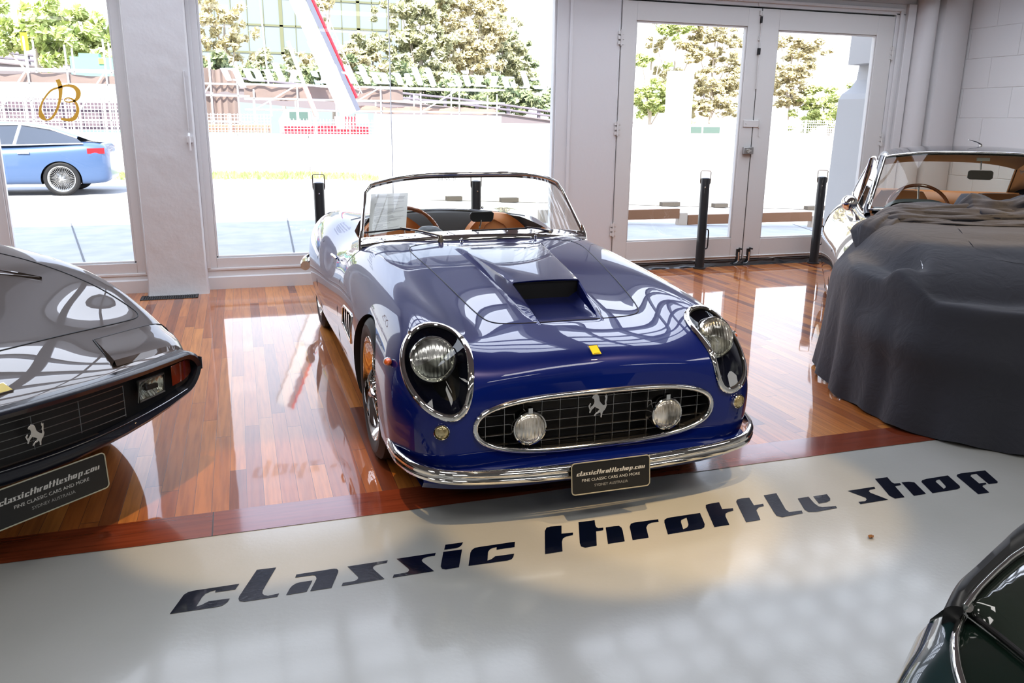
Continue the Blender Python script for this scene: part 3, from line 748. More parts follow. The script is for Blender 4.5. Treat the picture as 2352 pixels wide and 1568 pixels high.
# painted valance between grille and bumper
a = MB(); P = []
for i in range(41):
    x = -.66 + 1.32 * i / 40; k = 1 - (abs(x) / .70) ** 4; P.append([(x, y0 * 1 + .10 * (1 - k), z0 + .01 * (1 - k)) for y0, z0 in ((-.62, .225), (-.705, .216), (-.75, .207), (-.785, .192), (-.79, .165), (-.76, .135), (-.6, .12))])
a.grid(P); a.build('valance', blue_paint, car)
# rear bumper
a = MB(); rb = catmull([(-.79, 2.85, .36), (-.76, 3.10, .36), (-.64, 3.32, .36), (-.3, 3.40, .36), (.3, 3.40, .36), (.64, 3.32, .36), (.76, 3.10, .36), (.79, 2.85, .36)], 8)
a.tube(rb, .035, 10, flat=1.0); a.build('rear_bumper', chrome, car)
# ---- bonnet scoop with ridged flanks
a = MB(); P = []; nv_ = 26
def lidw(v): return .151 + (.215 - .151) * (v + .14) / .72
for i in range(nv_ + 1):
    v = -.14 + .72 * i / nv_; w_ = lidw(v); hh = .050 * (1 - i / nv_) ** .85 + .0005; row = []
    for x, k in ((-1.14, -.10), (-1.03, .45), (-1, .93), (-.96, 1.0), (-.8, 1.03), (-.5, 1.05), (-.2, 1.06), (0, 1.06), (.2, 1.06), (.5, 1.05), (.8, 1.03), (.96, 1.0), (1, .93), (1.03, .45), (1.14, -.10)):
        u = x * w_; q, _n2 = drop(BV, u, max(v, .1) if abs(u) < .15 and v < .1 else v)
        base = q.z - (max(v, .1) - v) * .165 if abs(u) < .15 and v < .1 else q.z
        row.append((u, v, base + hh * k))
    P.append(row)
# front lip folds under
lip = [(x, y + .004, z - .006) for x, y, z in P[0]]; lip2 = [(x * .97, y + .06, z - .010) for x, y, z in P[0]]
a.grid([lip2, lip] + P)
for s in (-1, 1):
    F = []
    for i in range(15):
        v = -.14 - .30 * i / 14; k = 1 - i / 14; w_ = .151 - .020 * (i / 14)
        zo = drop(BV, s * (w_ + .022), v)[0].z; zi = drop(BV, s * .11, v)[0].z; zr = zo + .046 * k + .001
        F.append([(s * (w_ + .024), v, zo - .004), (s * (w_ + .006), v, zo + .5 * (zr - zo)), (s * w_, v, zr), (s * (w_ - .006), v, zr - .004), (s * (w_ - .012), v, zi - .004)])
    a.grid(F)
a.build('bonnet_scoop', blue_paint, car, smooth=40)
a = MB(); zt = P[0][7][2]
a.box((-.148, -.125, zt - .085), (.148, -.115, zt - .008)); a.box((-.148, -.134, zt - .012), (.148, -.05, zt - .0095)); a.build('scoop_opening', black_matt, car)
# ---- shut lines
a = MB()
hp = [(-.44,.60),(-.443,.50),(-.415,.25),(-.375,-.10),(-.345,-.30),(-.315,-.375),(-.25,-.405),(-.13,-.418),(0,-.42)]
hp = hp + [(-x, y) for x, y in hp[:-1]][::-1]
hpts = catmull([(x, y, 0) for x, y in hp], 8)
hs = [drop(BV, p.x, p.y) for p in hpts]; hz = gsmooth(np.array([q[0].z for q in hs]), 0, 1.5)
a.tube([Vector((q[0].x, q[0].y, z + .0002)) for q, z in zip(hs, hz)], .0024, 6)
bk = catmull([(-.44,.60,0),(-.40,.655,0),(-.2,.69,0),(0,.70,0),(.2,.69,0),(.40,.655,0),(.44,.60,0)], 8)
a.tube([drop(BV, p.x, p.y)[0] for p in bk], .0024, 6); a.build('bonnet_shut_line', black_matt, car); a = None
for s in (-1, 1):
    for dl in ([(.93, .70), (.94, .6), (.955, .45), (.96, .3), (.97, .21)], [(1.72, .70), (1.74, .6), (1.74, .45), (1.70, .3), (1.66, .21)]):
        a = MB(); a.tube(([drop(BV, s * u, v)[0] for u, v in ((.615, .90), (.64, .905), (.67, .91))] if dl[0][0] < 1 else []) + [side(BV, y, z, s)[0] for y, z in dl], .0022, 6); a.build('door_shut_line', black_matt, car)
# bonnet badge
p, n = drop(BV, 0, -.665); y = Vector((0, 1, 0)) - n * n.y; y.normalize(); x = y.cross(n)
a = MB(); M = frame(p + n * .001, x, y, n)
a.prism([(-.019, -.026), (.019, -.026), (.019, .026), (-.019, .026)], .004, M, 1); a.prism([(-.0168, -.0238), (.0168, -.0238), (.0168, .0238), (-.0168, .0238)], .0045, M, 0)
bd = a.build('bonnet_badge', [mat('badge_yellow', (.85, .62, .02), .3), chrome], car)
b = MB(); horse(b, frame(p + n * .0047 + y * .004, -x, y, -n), -.021, .027, -.0006); b.box((-.012, -.0205, .0), (.012, -.0185, .0052), 0, M); b.build('badge_horse', black_gloss, bd)
# ---- side vents
for s in (-1, 1):
    a = MB(); ring_ = [(.395,.530),(.43,.536),(.69,.518),(.72,.50),(.72,.425),(.395,.405)]
    rp3 = [side(BV, y, z, s)[0] + Vector((s * .001, 0, 0)) for y, z in ring_]
    a.tube(rp3, .0055, 8, closed=True); o = a.build('side_vent', chrome, car, smooth=60)
    for k in range(3):
        b = MB(); y = .475 + k * .08; q = side(BV, y, .46, s)[0]; b.box((min(q.x, q.x - s * .02), y - .012, .418), (max(q.x, q.x - s * .02), y + .012, .522))
        b.build('vent_bar', mat('vent_bar_chrome', (.55, .5, .45), .1, 1.0), o)
    # door handle
    q, n = side(BV, 1.30, .665, s)
    a = MB(); a.tube([q + n * .004 + Vector((0, -.07, .0)), q + n * .02 + Vector((0, -.04, .004)), q + n * .022, q + n * .02 + Vector((0, .03, 0)), q + n * .004 + Vector((0, .05, 0))], [.006, .008, .008, .008, .006], 10); a.cyl(q + Vector((0, .02, -.03)), q + n * .006 + Vector((0, .02, -.03)), .009, 12)
    a.build('door_handle', chrome, car)
# ---- wheels
for v_ in (0.0, 2.41):
    for s in (-1, 1): make_wheel(car, (s * .655, v_, .305), s, r=.305, rim_r=.212)
# ---- windscreen
def ws_base(t_): return Vector((.628 * t_, .715 + .228 * abs(t_) ** 2.3, .848 - .055 * abs(t_) ** 2.2))
def ws_top(t_):
    return Vector((.562 * t_, .950 + .232 * abs(t_) ** 2.4, 1.140 - .078 * abs(t_) ** 3.4))
T = [i / 20 for i in range(-20, 21)]
g = MB(); g.grid([[ws_base(t_).lerp(ws_top(t_), k) for k in (0, .25, .5, .75, 1)] for t_ in T])
ws = bpy.data.objects.new('windscreen', None); col.objects.link(ws); ws.parent = car
g.build('glass', car_glass, ws)
a = MB()
tops = [ws_top(t_) for t_ in T]
lp = [ws_base(-1)] + [ws_base(-1).lerp(ws_top(-1), k) for k in (.3, .6, .88)] + tops[1:-1] + [ws_base(1).lerp(ws_top(1), k) for k in (.88, .6, .3)] + [ws_base(1)]
a.tube(lp, .0115, 10, flat=.8); a.build('frame', chrome, ws, smooth=60)
a = MB(); a.tube([p + Vector((0, .010, -.002)) if True else p for p in [ws_base(-1).lerp(ws_top(-1), .06)] + [ws_base(-1).lerp(ws_top(-1), k) for k in (.3, .6, .86)] + [p * 1.0 + Vector((0, .002, -.014)) for p in tops[1:-1]] + [ws_base(1).lerp(ws_top(1), k) for k in (.86, .6, .3, .06)]], .006, 8); a.build('rubber_seal', mat('seal_rubber', (.05, .02, .02), .4), ws)
a = MB(); P = []
for t_ in T:
    b_ = ws_base(t_); d = (ws_top(t_) - b_).normalized(); o_ = Vector((b_.x * .25, -1, 0)).normalized()
    P.append([b_ + d * .030 + o_ * .004, b_ + d * .028 + o_ * .010, b_ + d * .004 + o_ * .014, b_ - Vector((0, 0, .006)) + o_ * .026, b_ - Vector((0, 0, .02)) + o_ * .028, b_ - Vector((0, 0, .03))])
a.grid(P); a.build('base_strip', chrome, ws, smooth=60)
for s in (-1, 1): a = MB(); a.tube([(s * .63, .935, .74), (s * .632, .95, .80), (s * .620, .965, .85)], [.026, .017, .010], 10, flat=.6); a.build('corner_post', chrome, ws)
for t_ in (-.85, -.6, -.35, -.1, .15, .4, .65, .88):
    b_ = ws_base(t_); a = MB(); a.lathe([(0, .004), (.0035, .003), (.0045, 0)], frame(b_ + Vector((0, -.015, .014)), (1, 0, 0), (0, 0, 1), (0, -1, 0)), 10); a.build('trim_screw', chrome, ws)
# wipers
for piv, mid, e0, e1 in (((-.262, .690, .838), (-.45, .80, .880), (-.615, .905, .850), (-.40, .785, .872)), ((.355, .775, .832), (.20, .715, .876), (-.10, .700, .872), (.19, .705, .882))):
    a = MB(); a.lathe([(.0, .030), (.010, .028), (.013, .018), (.014, 0), (.016, -.01)], Matrix.Translation(Vector(piv) - Vector((0, 0, .012))), 14)
    a.tube([Vector(piv) + Vector((0, 0, .012)), Vector(piv).lerp(Vector(mid), .5) + Vector((0, -.008, .012)), Vector(mid) + Vector((0, -.010, .004))], [.006, .005, .0035], 8)
    o = a.build('wiper', mat('wiper_metal', (.35, .30, .24), .22, 1.0), car)
    b = MB(); b.tube([Vector(e0) + Vector((0, -.012, 0)), Vector(mid) + Vector((0, -.016, -.002)), Vector(e1) + Vector((0, -.016, 0))], .0045, 6); b.build('wiper_blade', black_rubber, o)
for u, v in ((-.16, .665), (.245, .69)):
    q, n = drop(BV, u, v); a = MB(); a.lathe([(0, .018), (.006, .017), (.008, .010), (.006, .005), (.009, 0)], Matrix.Translation(q), 12); a.build('washer_jet', chrome, car)
# ---- interior
dark_trim = mat('dark_cockpit_trim', (.035, .034, .036), .45); bump(dark_trim, 80, .1, .003)
a = MB(); P = []
for t_ in T:
    x = .585 * t_; P.append([(x, .82 + .10 * abs(t_) ** 2.3, .835 - .05 * t_ * t_), (x, .93 + .06 * abs(t_) ** 2.3, .832 - .05 * t_ * t_), (x, 1.0 + .03 * abs(t_) ** 2, .800 - .04 * t_ * t_), (x, 1.01, .70), (x, .98, .52)])
a.grid(P); a.build('dashboard', dark_trim, car)
a = MB()
for u, r_ in ((-.27, .085),):
    a.lathe([(0, .058), (r_ * .5, .052), (r_ * .85, .030), (r_, 0), (r_, -.04)], Matrix.Translation((u, .925, .815)), 28)
a.build('instrument_cowl', mat('cowl_grey_blue', (.06, .07, .10), .35), car)
o = bpy.data.objects.new('steering_wheel', None); col.objects.link(o); o.parent = car
C = Vector((-.355, 1.12, .765)); ax = Vector((0, -.88, .42)).normalized(); x = Vector((1, 0, 0)); y = ax.cross(x)
a = MB(); a.tube([C + x * (.195 * math.cos(k * math.pi / 24)) + y * (.195 * math.sin(k * math.pi / 24)) for k in range(48)], .0115, 10, closed=True); a.build('wood_rim', mat('wheel_wood', (.30, .09, .03), .15, 0, .8), o)
a = MB()
for an in (90, 210, 330):
    d = x * math.cos(R(an)) + y * math.sin(R(an)); a.tube([C + ax * -.03 + d * .03, C + d * .19], .007, 6, flat=.4)
a.lathe([(0, .0), (.03, -.004), (.035, -.02), (.02, -.06), (.015, -.2)], frame(C, x, y, ax), 20); a.build('spokes', alu, o)
o = bpy.data.objects.new('rear_view_mirror', None); col.objects.link(o); o.parent = car
a = MB(); a.tube([(.0, .90, .855), (.012, .915, .88), (.018, .93, .905)], .004, 8); a.build('stem', chrome, o)
a = MB(); a.prism([(-.066, -.012), (-.05, -.028), (.05, -.030), (.063, -.016), (.066, .016), (.054, .026), (-.058, .026), (-.067, .012)], .014, frame((.022, .935, .915), (1, 0, 0), (0, 0, 1), (0, -1, 0))); bevel(a.build('mirror_shell', mat('mirror_shell', (.03, .032, .034), .3), o), .004)
for s in (-1, 1):
    a = MB(); cx_ = s * .33; P = []
    nz = 16
    for i in range(nz + 1):
        k = i / nz; z = .30 + .535 * k; hw = .235 * (1 - max(0, (k - .55) / .45) ** 2.6 * .62); yb = 1.60 + .20 * k; row = []
        for j in range(17):
            q = -1 + 2 * j / 16; row.append((cx_ + hw * q, yb - .055 + .075 * abs(q) ** 2.5 * -1 + .045 * (0 if k < .97 else 1), z))
        P.append(row)
    a.grid(P)
    B = [[(x_, y_ + .11 - .02 * abs(j - 8) / 8, z_) for j, (x_, y_, z_) in enumerate(r_)] for r_ in P]; a.grid(B)
    for i in range(nz): 
        for e in (0, 16): a.add([P[i][e], P[i + 1][e], B[i + 1][e], B[i][e]], [(0, 1, 2, 3)])
    a.grid([P[-1], B[-1]])
    o = a.build('seat', tan_leather, car, smooth=60); o['label'] = 'tan leather bucket seat'
    b = MB(); b.tube([(x_, y_ - .004, z_) for x_, y_, z_ in [P[i][j] for i, j in ((4, 3), (8, 3), (12, 4), (14, 5), (15, 8), (14, 11), (12, 12), (8, 13), (4, 13))]], .004, 6); b.build('seat_piping', mat('piping', (.38, .13, .04), .4), o)
    c_ = MB(); c_.box((cx_ - .24, 1.12, .28), (cx_ + .24, 1.62, .42)); bevel(c_.build('seat_cushion', tan_leather, o), .03, 3)
    # door pad
    d = MB(); d.grid([[(s * .585, 1.0 + .8 * i / 6, z) for z in (.32, .5, .68, .77)] for i in range(7)]); d.build('door_trim', tan_leather, car)
a = MB(); P = []
for t_ in T:
    x = .57 * t_; P.append([(x, 1.80 - .05 * t_ * t_, .62), (x, 1.84 - .08 * abs(t_) ** 3, .78), (x, 1.88 - .10 * abs(t_) ** 3, .835 - .035 * t_ * t_), (x, 1.945 - .13 * abs(t_) ** 3, .853 - .04 * t_ * t_)])
a.grid(P); a.build('hood_cover', mat('grey_hood_cover', (.05, .048, .05), .5), car)
q, n = drop(BV, .33, 2.0); a = MB(); a.lathe([(0, .028), (.009, .026), (.011, .016), (.006, .010), (.014, 0)], Matrix.Translation(q), 14); a.build('hood_stud', chrome, car)
# ================================================================ LETTERING
from mathutils.geometry import tessellate_polygon
LETTERS = [
 ('c',[[(-0.288,2.319),(-0.255,2.414),(-0.244,2.426),(-0.228,2.43),(-0.093,2.43),(-0.105,2.4),(-0.164,2.401),(-0.162,2.414),(-0.177,2.411),(-0.193,2.401),(-0.202,2.384),(-0.216,2.337),(-0.202,2.341),(-0.181,2.356),(-0.121,2.353),(-0.128,2.334),(-0.141,2.321),(-0.154,2.317)]]),
 ('l',[[(-0.039,2.5),(0.021,2.497),(-0.024,2.371),(-0.026,2.353),(-0.021,2.341),(-0.01,2.334),(0.023,2.338),(0.017,2.321),(-0.079,2.322),(-0.093,2.33),(-0.096,2.343),(-0.094,2.356)]]),
 ('a',[[(0.081,2.434),(0.2,2.435),(0.208,2.431),(0.212,2.421),(0.21,2.409),(0.18,2.323),(0.115,2.323),(0.14,2.389),(0.14,2.402),(0.137,2.411),(0.129,2.415),(0.076,2.416)],[(0.043,2.322),(0.056,2.357),(0.065,2.371),(0.077,2.381),(0.092,2.384),(0.127,2.383),(0.104,2.323)]]),
 ('s',[[(0.243,2.436),(0.375,2.437),(0.369,2.422),(0.347,2.421),(0.331,2.418),(0.323,2.411),(0.321,2.402),(0.322,2.394),(0.346,2.326),(0.211,2.324),(0.217,2.341),(0.253,2.341),(0.262,2.347),(0.267,2.354),(0.267,2.365)]]),
 ('s',[[(0.405,2.438),(0.538,2.438),(0.531,2.421),(0.505,2.421),(0.49,2.415),(0.483,2.406),(0.483,2.394),(0.507,2.326),(0.372,2.326),(0.379,2.343),(0.414,2.343),(0.425,2.346),(0.431,2.355),(0.43,2.367)]]),
 ('i',[[(0.582,2.482),(0.645,2.481),(0.635,2.464),(0.624,2.453),(0.61,2.449),(0.57,2.45)],[(0.564,2.437),(0.629,2.435),(0.59,2.326),(0.546,2.325),(0.535,2.332),(0.534,2.347),(0.537,2.357)]]),
 ('c',[[(0.622,2.325),(0.65,2.405),(0.66,2.422),(0.673,2.432),(0.69,2.434),(0.818,2.433),(0.805,2.398),(0.741,2.399),(0.746,2.415),(0.733,2.414),(0.719,2.407),(0.709,2.393),(0.691,2.339),(0.706,2.344),(0.723,2.358),(0.79,2.356),(0.78,2.335),(0.77,2.324),(0.756,2.32)]]),
 ('t',[[(0.889,2.323),(0.944,2.475),(0.958,2.496),(0.976,2.501),(1.016,2.496),(0.994,2.439),(1.037,2.436),(1.029,2.419),(1.002,2.416),(0.986,2.406),(0.974,2.384),(0.952,2.323)]]),
 ('h',[[(1.085,2.502),(1.148,2.5),(1.135,2.464),(1.132,2.448),(1.136,2.44),(1.155,2.438),(1.147,2.421),(1.119,2.42),(1.08,2.326),(1.036,2.324),(1.026,2.336),(1.031,2.36)],[(1.164,2.437),(1.196,2.437),(1.215,2.434),(1.218,2.419),(1.212,2.397),(1.186,2.325),(1.122,2.325)]]),
 ('r',[[(1.216,2.325),(1.249,2.416),(1.263,2.436),(1.278,2.441),(1.376,2.439),(1.368,2.42),(1.339,2.422),(1.32,2.413),(1.304,2.393),(1.278,2.324)]]),
 ('o',[[(1.355,2.326),(1.386,2.41),(1.396,2.428),(1.411,2.437),(1.428,2.439),(1.551,2.439),(1.521,2.355),(1.507,2.335),(1.49,2.327)],'H',[(1.426,2.344),(1.446,2.396),(1.456,2.41),(1.483,2.42),(1.464,2.373),(1.456,2.361),(1.445,2.351)]]),
 ('t',[[(1.543,2.326),(1.595,2.471),(1.607,2.491),(1.622,2.496),(1.669,2.498),(1.648,2.442),(1.692,2.438),(1.682,2.419),(1.658,2.416),(1.64,2.406),(1.628,2.387),(1.605,2.325)]]),
 ('t',[[(1.675,2.324),(1.734,2.481),(1.747,2.496),(1.77,2.502),(1.804,2.498),(1.783,2.435),(1.825,2.437),(1.816,2.419),(1.79,2.415),(1.768,2.397),(1.737,2.325)]]),
 ('l',[[(1.871,2.5),(1.931,2.502),(1.879,2.37),(1.879,2.349),(1.932,2.345),(1.922,2.325),(1.828,2.32),(1.814,2.336),(1.822,2.363)]]),
 ('e',[[(1.983,2.437),(2.034,2.439),(2.018,2.383),(2.017,2.357),(2.027,2.346),(2.083,2.34),(2.076,2.324),(1.978,2.32),(1.95,2.328),(1.948,2.349)],[(2.054,2.436),(2.119,2.437),(2.106,2.401),(2.094,2.386),(2.071,2.377),(2.034,2.376)]]),
 ('s',[[(2.219,2.438),(2.35,2.439),(2.342,2.423),(2.313,2.421),(2.299,2.411),(2.295,2.397),(2.319,2.326),(2.186,2.326),(2.192,2.344),(2.221,2.341),(2.238,2.352),(2.245,2.366)]]),
 ('h',[[(2.408,2.501),(2.47,2.5),(2.451,2.455),(2.452,2.441),(2.477,2.437),(2.469,2.422),(2.435,2.418),(2.397,2.325),(2.351,2.327),(2.349,2.354)],[(2.488,2.441),(2.523,2.438),(2.54,2.426),(2.503,2.326),(2.442,2.325)]]),
 ('o',[[(2.532,2.323),(2.571,2.421),(2.586,2.433),(2.614,2.439),(2.729,2.441),(2.693,2.345),(2.678,2.329),(2.655,2.323)],'H',[(2.608,2.342),(2.63,2.406),(2.647,2.418),(2.663,2.42),(2.637,2.362),(2.625,2.349)]]),
 ('p',[[(2.701,2.262),(2.759,2.425),(2.775,2.437),(2.8,2.442),(2.924,2.436),(2.879,2.332),(2.865,2.322),(2.823,2.325),(2.859,2.42),(2.833,2.42),(2.815,2.408),(2.79,2.341),(2.821,2.339),(2.814,2.326),(2.791,2.323),(2.778,2.313),(2.758,2.262)]]),
]
def polyset(polys):
    """[outer, 'H', hole, outer ...] -> list of [outer, hole...]"""
    out = []; hole = False
    for p in polys:
        if p == 'H': hole = True; continue
        (out[-1].append(p) if hole else out.append([p])); hole = False
    return out
def glyph_mesh(mb, polys, f, mi=0):
    for grp in polyset(polys):
        lv = [[Vector((x, y, 0)) for x, y in p] for p in grp]; tri = tessellate_polygon(lv); flat = [v for p in lv for v in p]
        mb.add([f(v.x, v.y) for v in flat], [tuple(t) for t in tri], mi)
def orient_up(o, n):
    bm = bmesh.new(); bm.from_mesh(o.data)
    for f_ in bm.faces:
        if f_.normal.dot(n) < 0: f_.normal_flip()
    bm.to_mesh(o.data); bm.free()
ink = mat('navy_floor_lettering', (.002, .004, .014), .16, 0, .6, .05); bump(ink, 90, .12, .003)
mb = MB()
for ch, ps in LETTERS: glyph_mesh(mb, ps, lambda x, y: (x, y, .0012))
o = mb.build('floor_lettering', ink, smooth=None, fix=False); orient_up(o, Vector((0, 0, 1)))
tag(o, 'dark blue painted shop name lettering running across the cream floor', 'lettering')
white_vinyl = bpy.data.materials.new('white_vinyl'); white_vinyl.use_nodes = True
_nt = white_vinyl.node_tree; _nt.nodes.clear(); _o = _nt.nodes.new('ShaderNodeOutputMaterial'); _d = _nt.nodes.new('ShaderNodeBsdfDiffuse'); _tr = _nt.nodes.new('ShaderNodeBsdfTranslucent'); _mx = _nt.nodes.new('ShaderNodeMixShader')
_d.inputs[0].default_value = (.9, .9, .9, 1); _tr.inputs[0].default_value = (1, 1, 1, 1); _mx.inputs[0].default_value = .92
_nt.links.new(_d.outputs[0], _mx.inputs[1]); _nt.links.new(_tr.outputs[0], _mx.inputs[2]); _nt.links.new(_mx.outputs[0], _o.inputs[0])
mb = MB()
for ch, ps in LETTERS: glyph_mesh(mb, ps, lambda x, y: (2.742 - (x + .288) * .885, WY + .062, 1.708 + (y - 2.325) * .86))
o = mb.build('window_lettering', white_vinyl, smooth=None, fix=False); orient_up(o, Vector((0, -1, 0)))
tag(o, 'white shop name lettering seen back to front on the large window glass', 'lettering')
# gold letter on the left window
gold = mat('gold_vinyl', (.80, .45, .06), .4)
def ribbon(mb, pts, f):
    P = []; pts3 = catmull([(x, y, 0) for x, y, w in pts], 8); ws_ = catmull([(w, 0, 0) for x, y, w in pts], 8)
    for i, p in enumerate(pts3):
        t_ = (pts3[min(i + 1, len(pts3) - 1)] - pts3[max(i - 1, 0)]).normalized(); n_ = Vector((-t_.y, t_.x, 0)) * ws_[i].x
        P.append([f(*(p + n_).xy), f(*(p - n_).xy)])
    mb.grid(P)
def gf(px, py):   # letter drawn in a 400 x 400 box
    return (-1.452 + (px - 330) * .00081, WY + .062, 1.685 - (py - 720) * .00082)
mb = MB()
ribbon(mb, [(525,722,18),(540,780,20),(535,850,16),(515,930,12),(480,1010,10),(430,1075,10),(385,1090,8),(352,1060,24),(345,1000,12),(370,930,8),(420,860,8),(470,815,8),(540,790,8),(600,775,10),(660,785,16),(690,830,22),(680,880,18),(650,912,9),(600,925,6),(565,915,5),(570,895,5),(600,887,6),(640,905,10),(665,950,12),(665,1010,14),(630,1070,18),(580,1088,14),(512,1080,12)], gf)
o = mb.build('window_letter', gold, smooth=None, fix=False); orient_up(o, Vector((0, -1, 0)))
tag(o, 'gold script letter B stuck on the glass of the left shop window', 'letter')

def text_mesh(txt, size, name, m, parent, M, align='CENTER', sx=1.0):
    cu = bpy.data.curves.new(name, 'FONT'); cu.body = txt; cu.size = size; cu.align_x = align; cu.extrude = 0.0002
    t = bpy.data.objects.new(name, cu); col.objects.link(t); dg = bpy.context.evaluated_depsgraph_get(); dg.update()
    me = bpy.data.meshes.new_from_object(t.evaluated_get(dg)); bpy.data.objects.remove(t); bpy.data.curves.remove(cu)
    for v in me.vertices: v.co = M @ Vector((v.co.x * sx, v.co.y, v.co.z))
    me.materials.append(m); return link(me, name, parent)
# shop-name run for the display plates
def name_run():
    """unit run: list of (polys, dx) at baseline 0, x-height ~ .115"""
    out = []; x = 0; G = {}
    for ch, ps in LETTERS:
        if ch not in G: G[ch] = ps
    def ext(ps):
        xs = [p[0] for q in ps if q != 'H' for p in q]; return min(xs), max(xs)
    # un-slant, re-slant keeps the spacing even
    for ch in 'classicthrottleshop':
        ps = G[ch]; a, b = ext(ps); out.append((ps, x - a)); x += (b - a) - .012
    out.append(([[(0, 2.325), (.045, 2.325), (.065, 2.36), (.02, 2.36)]], x + .02)); x += .085
    for ch in 'co':
        ps = G[ch]; a, b = ext(ps); out.append((ps, x - a)); x += (b - a) - .012
    for k in range(2):
        ps = [G['h'][1]]; a, b = ext(ps); out.append((ps, x - a)); x += (b - a) + .004
    return out, x
NAME_RUN, NAME_W = name_run()
plate_ink = mat('plate_lettering', (.55, .55, .53), .4)
def plate(parent, c, x, y, n, w, h, border=None):
    x, y, n = Vector(x).normalized(), Vector(y).normalized(), Vector(n).normalized(); M = frame(c, x, y, n); r = .014
    def rr(w_, h_, r_):
        out = []
        for cx_, cy_, a0 in ((w_ / 2 - r_, h_ / 2 - r_, 0), (-w_ / 2 + r_, h_ / 2 - r_, 90), (-w_ / 2 + r_, -h_ / 2 + r_, 180), (w_ / 2 - r_, -h_ / 2 + r_, 270)):
            out += [(cx_ + r_ * math.cos(R(a0 + k * 15)), cy_ + r_ * math.sin(R(a0 + k * 15))) for k in range(7)]
        return out
    mb = MB(); mb.prism(rr(w, h, r), .004, M @ Matrix.Translation((0, 0, -.004)))
    o = mb.build('display_plate', mat('plate_black', (.012, .012, .012), .3), parent)
    if border:
        b = MB(); b.tube([M @ Vector((px, py, .001)) for px, py in rr(w, h, r)], .0022, 6, closed=True); b.build('plate_border', border, o)
    s = w * .88 / NAME_W; mb = MB()
    for ps, dx in NAME_RUN: glyph_mesh(mb, ps, lambda px, py: M @ Vector(((px + dx) * s - w * .44 + .0, (py - 2.325) * s * 1.25 + h * .09, .0006)))
    q = mb.build('plate_name', plate_ink, o, smooth=None, fix=False)
    text_mesh('FINE CLASSIC CARS AND MORE', h * .125, 'plate_line', plate_ink, o, M @ Matrix.Translation((0, -h * .11, .0004)), sx=1.12)
    text_mesh('SYDNEY AUSTRALIA', h * .12, 'plate_line', mat('plate_lettering_dim', (.30, .30, .29), .4), o, M @ Matrix.Translation((0, -h * .30, .0004)), sx=1.05)
    return o
plate(car, Vector((0, -.853, .180)), (1, 0, 0), (0, .12, 1), (0, -1, .12), .308, .116, mat('plate_edge', (.35, .34, .28), .4))
# ================================================================ BROWN WEDGE-NOSED SPORTS CAR, LEFT
lc = thing('sports_car', (-.66, 2.72, 0), 'bronze brown wedge-nosed sports car with black grille bumper at the left edge', 'car', R(42))
def lrow(v, zc, zf, w, zb=.30, fw=None):
    return (v, [(0, zc), (.25, zc + .002), (.5, zc * .55 + zf * .45), (w * .92, zf), (w * .985, zf - .05), (w, (zf + zb) * .5), (w * .97, zb + .02), (w * .8, zb), (0, zb)])
LR = [lrow(0.035,.545,.540,.665,.37), lrow(.045,.552,.547,.685,.36), lrow(.07,.562,.555,.705,.355), lrow(.13,.580,.572,.745,.35), lrow(.26,.612,.602,.79,.34), lrow(.42,.647,.652,.82,.32), lrow(.65,.685,.730,.835,.26),
      lrow(.90,.712,.782,.84,.18), lrow(1.2,.738,.815,.845,.15), lrow(1.55,.765,.832,.85,.15), lrow(2.0,.80,.825,.84,.15), lrow(2.6,.82,.82,.85,.16), lrow(3.2,.82,.83,.85,.17), lrow(3.8,.80,.80,.83,.2), lrow(4.2,.74,.74,.78,.28), lrow(4.3,.66,.66,.70,.36)]
G = loft_body(LR, 9, 8, 2.0, 2.2)
G[:, :, 1] += .20 * G[:, :, 0] ** 2 * np.clip(1 - G[:, :, 1] / 1.2, 0, 1)
lb = body_mesh(G).build('body', [brown_paint, black_matt], lc); weld(lb); LV = bvh_of(lb)
cc = [cyl_cutter((s * .5, v_, .29), (s * 1.0, v_, .29), .36) for s in (-1, 1) for v_ in (.92, 3.42)]
cut(lb, cc, 40)
for p in lb.data.polygons:
    h = LV.find_nearest(p.center); p.material_index = 0 if (h[3] is not None and h[3] < .0016) else 1
for v_ in (.92, 3.42):
    for s in (-1, 1): make_wheel(lc, (s * .70, v_, .305), s, r=.305, rim_r=.19, spokes=False)
def lv(u, z=0, d=0): return Vector((u, .20 * u * u + d, z))
# black bumper: pill-shaped ring round the recessed front
def pill(w, zt, zb, r, n=10):
    out = []
    for cx_, cz_, a0 in ((w - r, zt - r, 90), (w - r, zb + r, 0), (-(w - r), zb + r, -90), (-(w - r), zt - r, 180)):
        out += [(cx_ + r * math.cos(R(a0 - k * 90 / n)), cz_ + r * math.sin(R(a0 - k * 90 / n))) for k in range(n + 1)]
    # add intermediate points on the long sides
    full = []
    for i, p in enumerate(out):
        q = out[(i + 1) % len(out)]; full.append(p)
        if abs(q[0] - p[0]) > .2:
            full += [(p[0] + (q[0] - p[0]) * k / 12, p[1] + (q[1] - p[1]) * k / 12) for k in range(1, 12)]
    return full
outer = pill(.725, .556, .330, .095); inner = pill(.700, .530, .362, .080)
a = MB(); ring = []
for (x, z), (xi, zi) in zip(outer, inner):
    zl = z + (.0 if z > .45 else .09 * (abs(x) / .7) ** 2 - .01)
    zli = zi + (.0 if zi > .45 else .07 * (abs(xi) / .7) ** 2)
    ring.append([lv(x, zl, .055), lv(x, zl, .02), lv(x * .995 + xi * .005, zl * .93 + zli * .07, .002), lv(x * .6 + xi * .4, zl * .6 + zli * .4, -.006), lv(xi, zli, .002), lv(xi, zli, .06)])
a.grid(ring, closeu=True)
bb_ = a.build('front_bumper', mat('bumper_black', (.010, .012, .020), .26, 0, .3), lc, smooth=50)
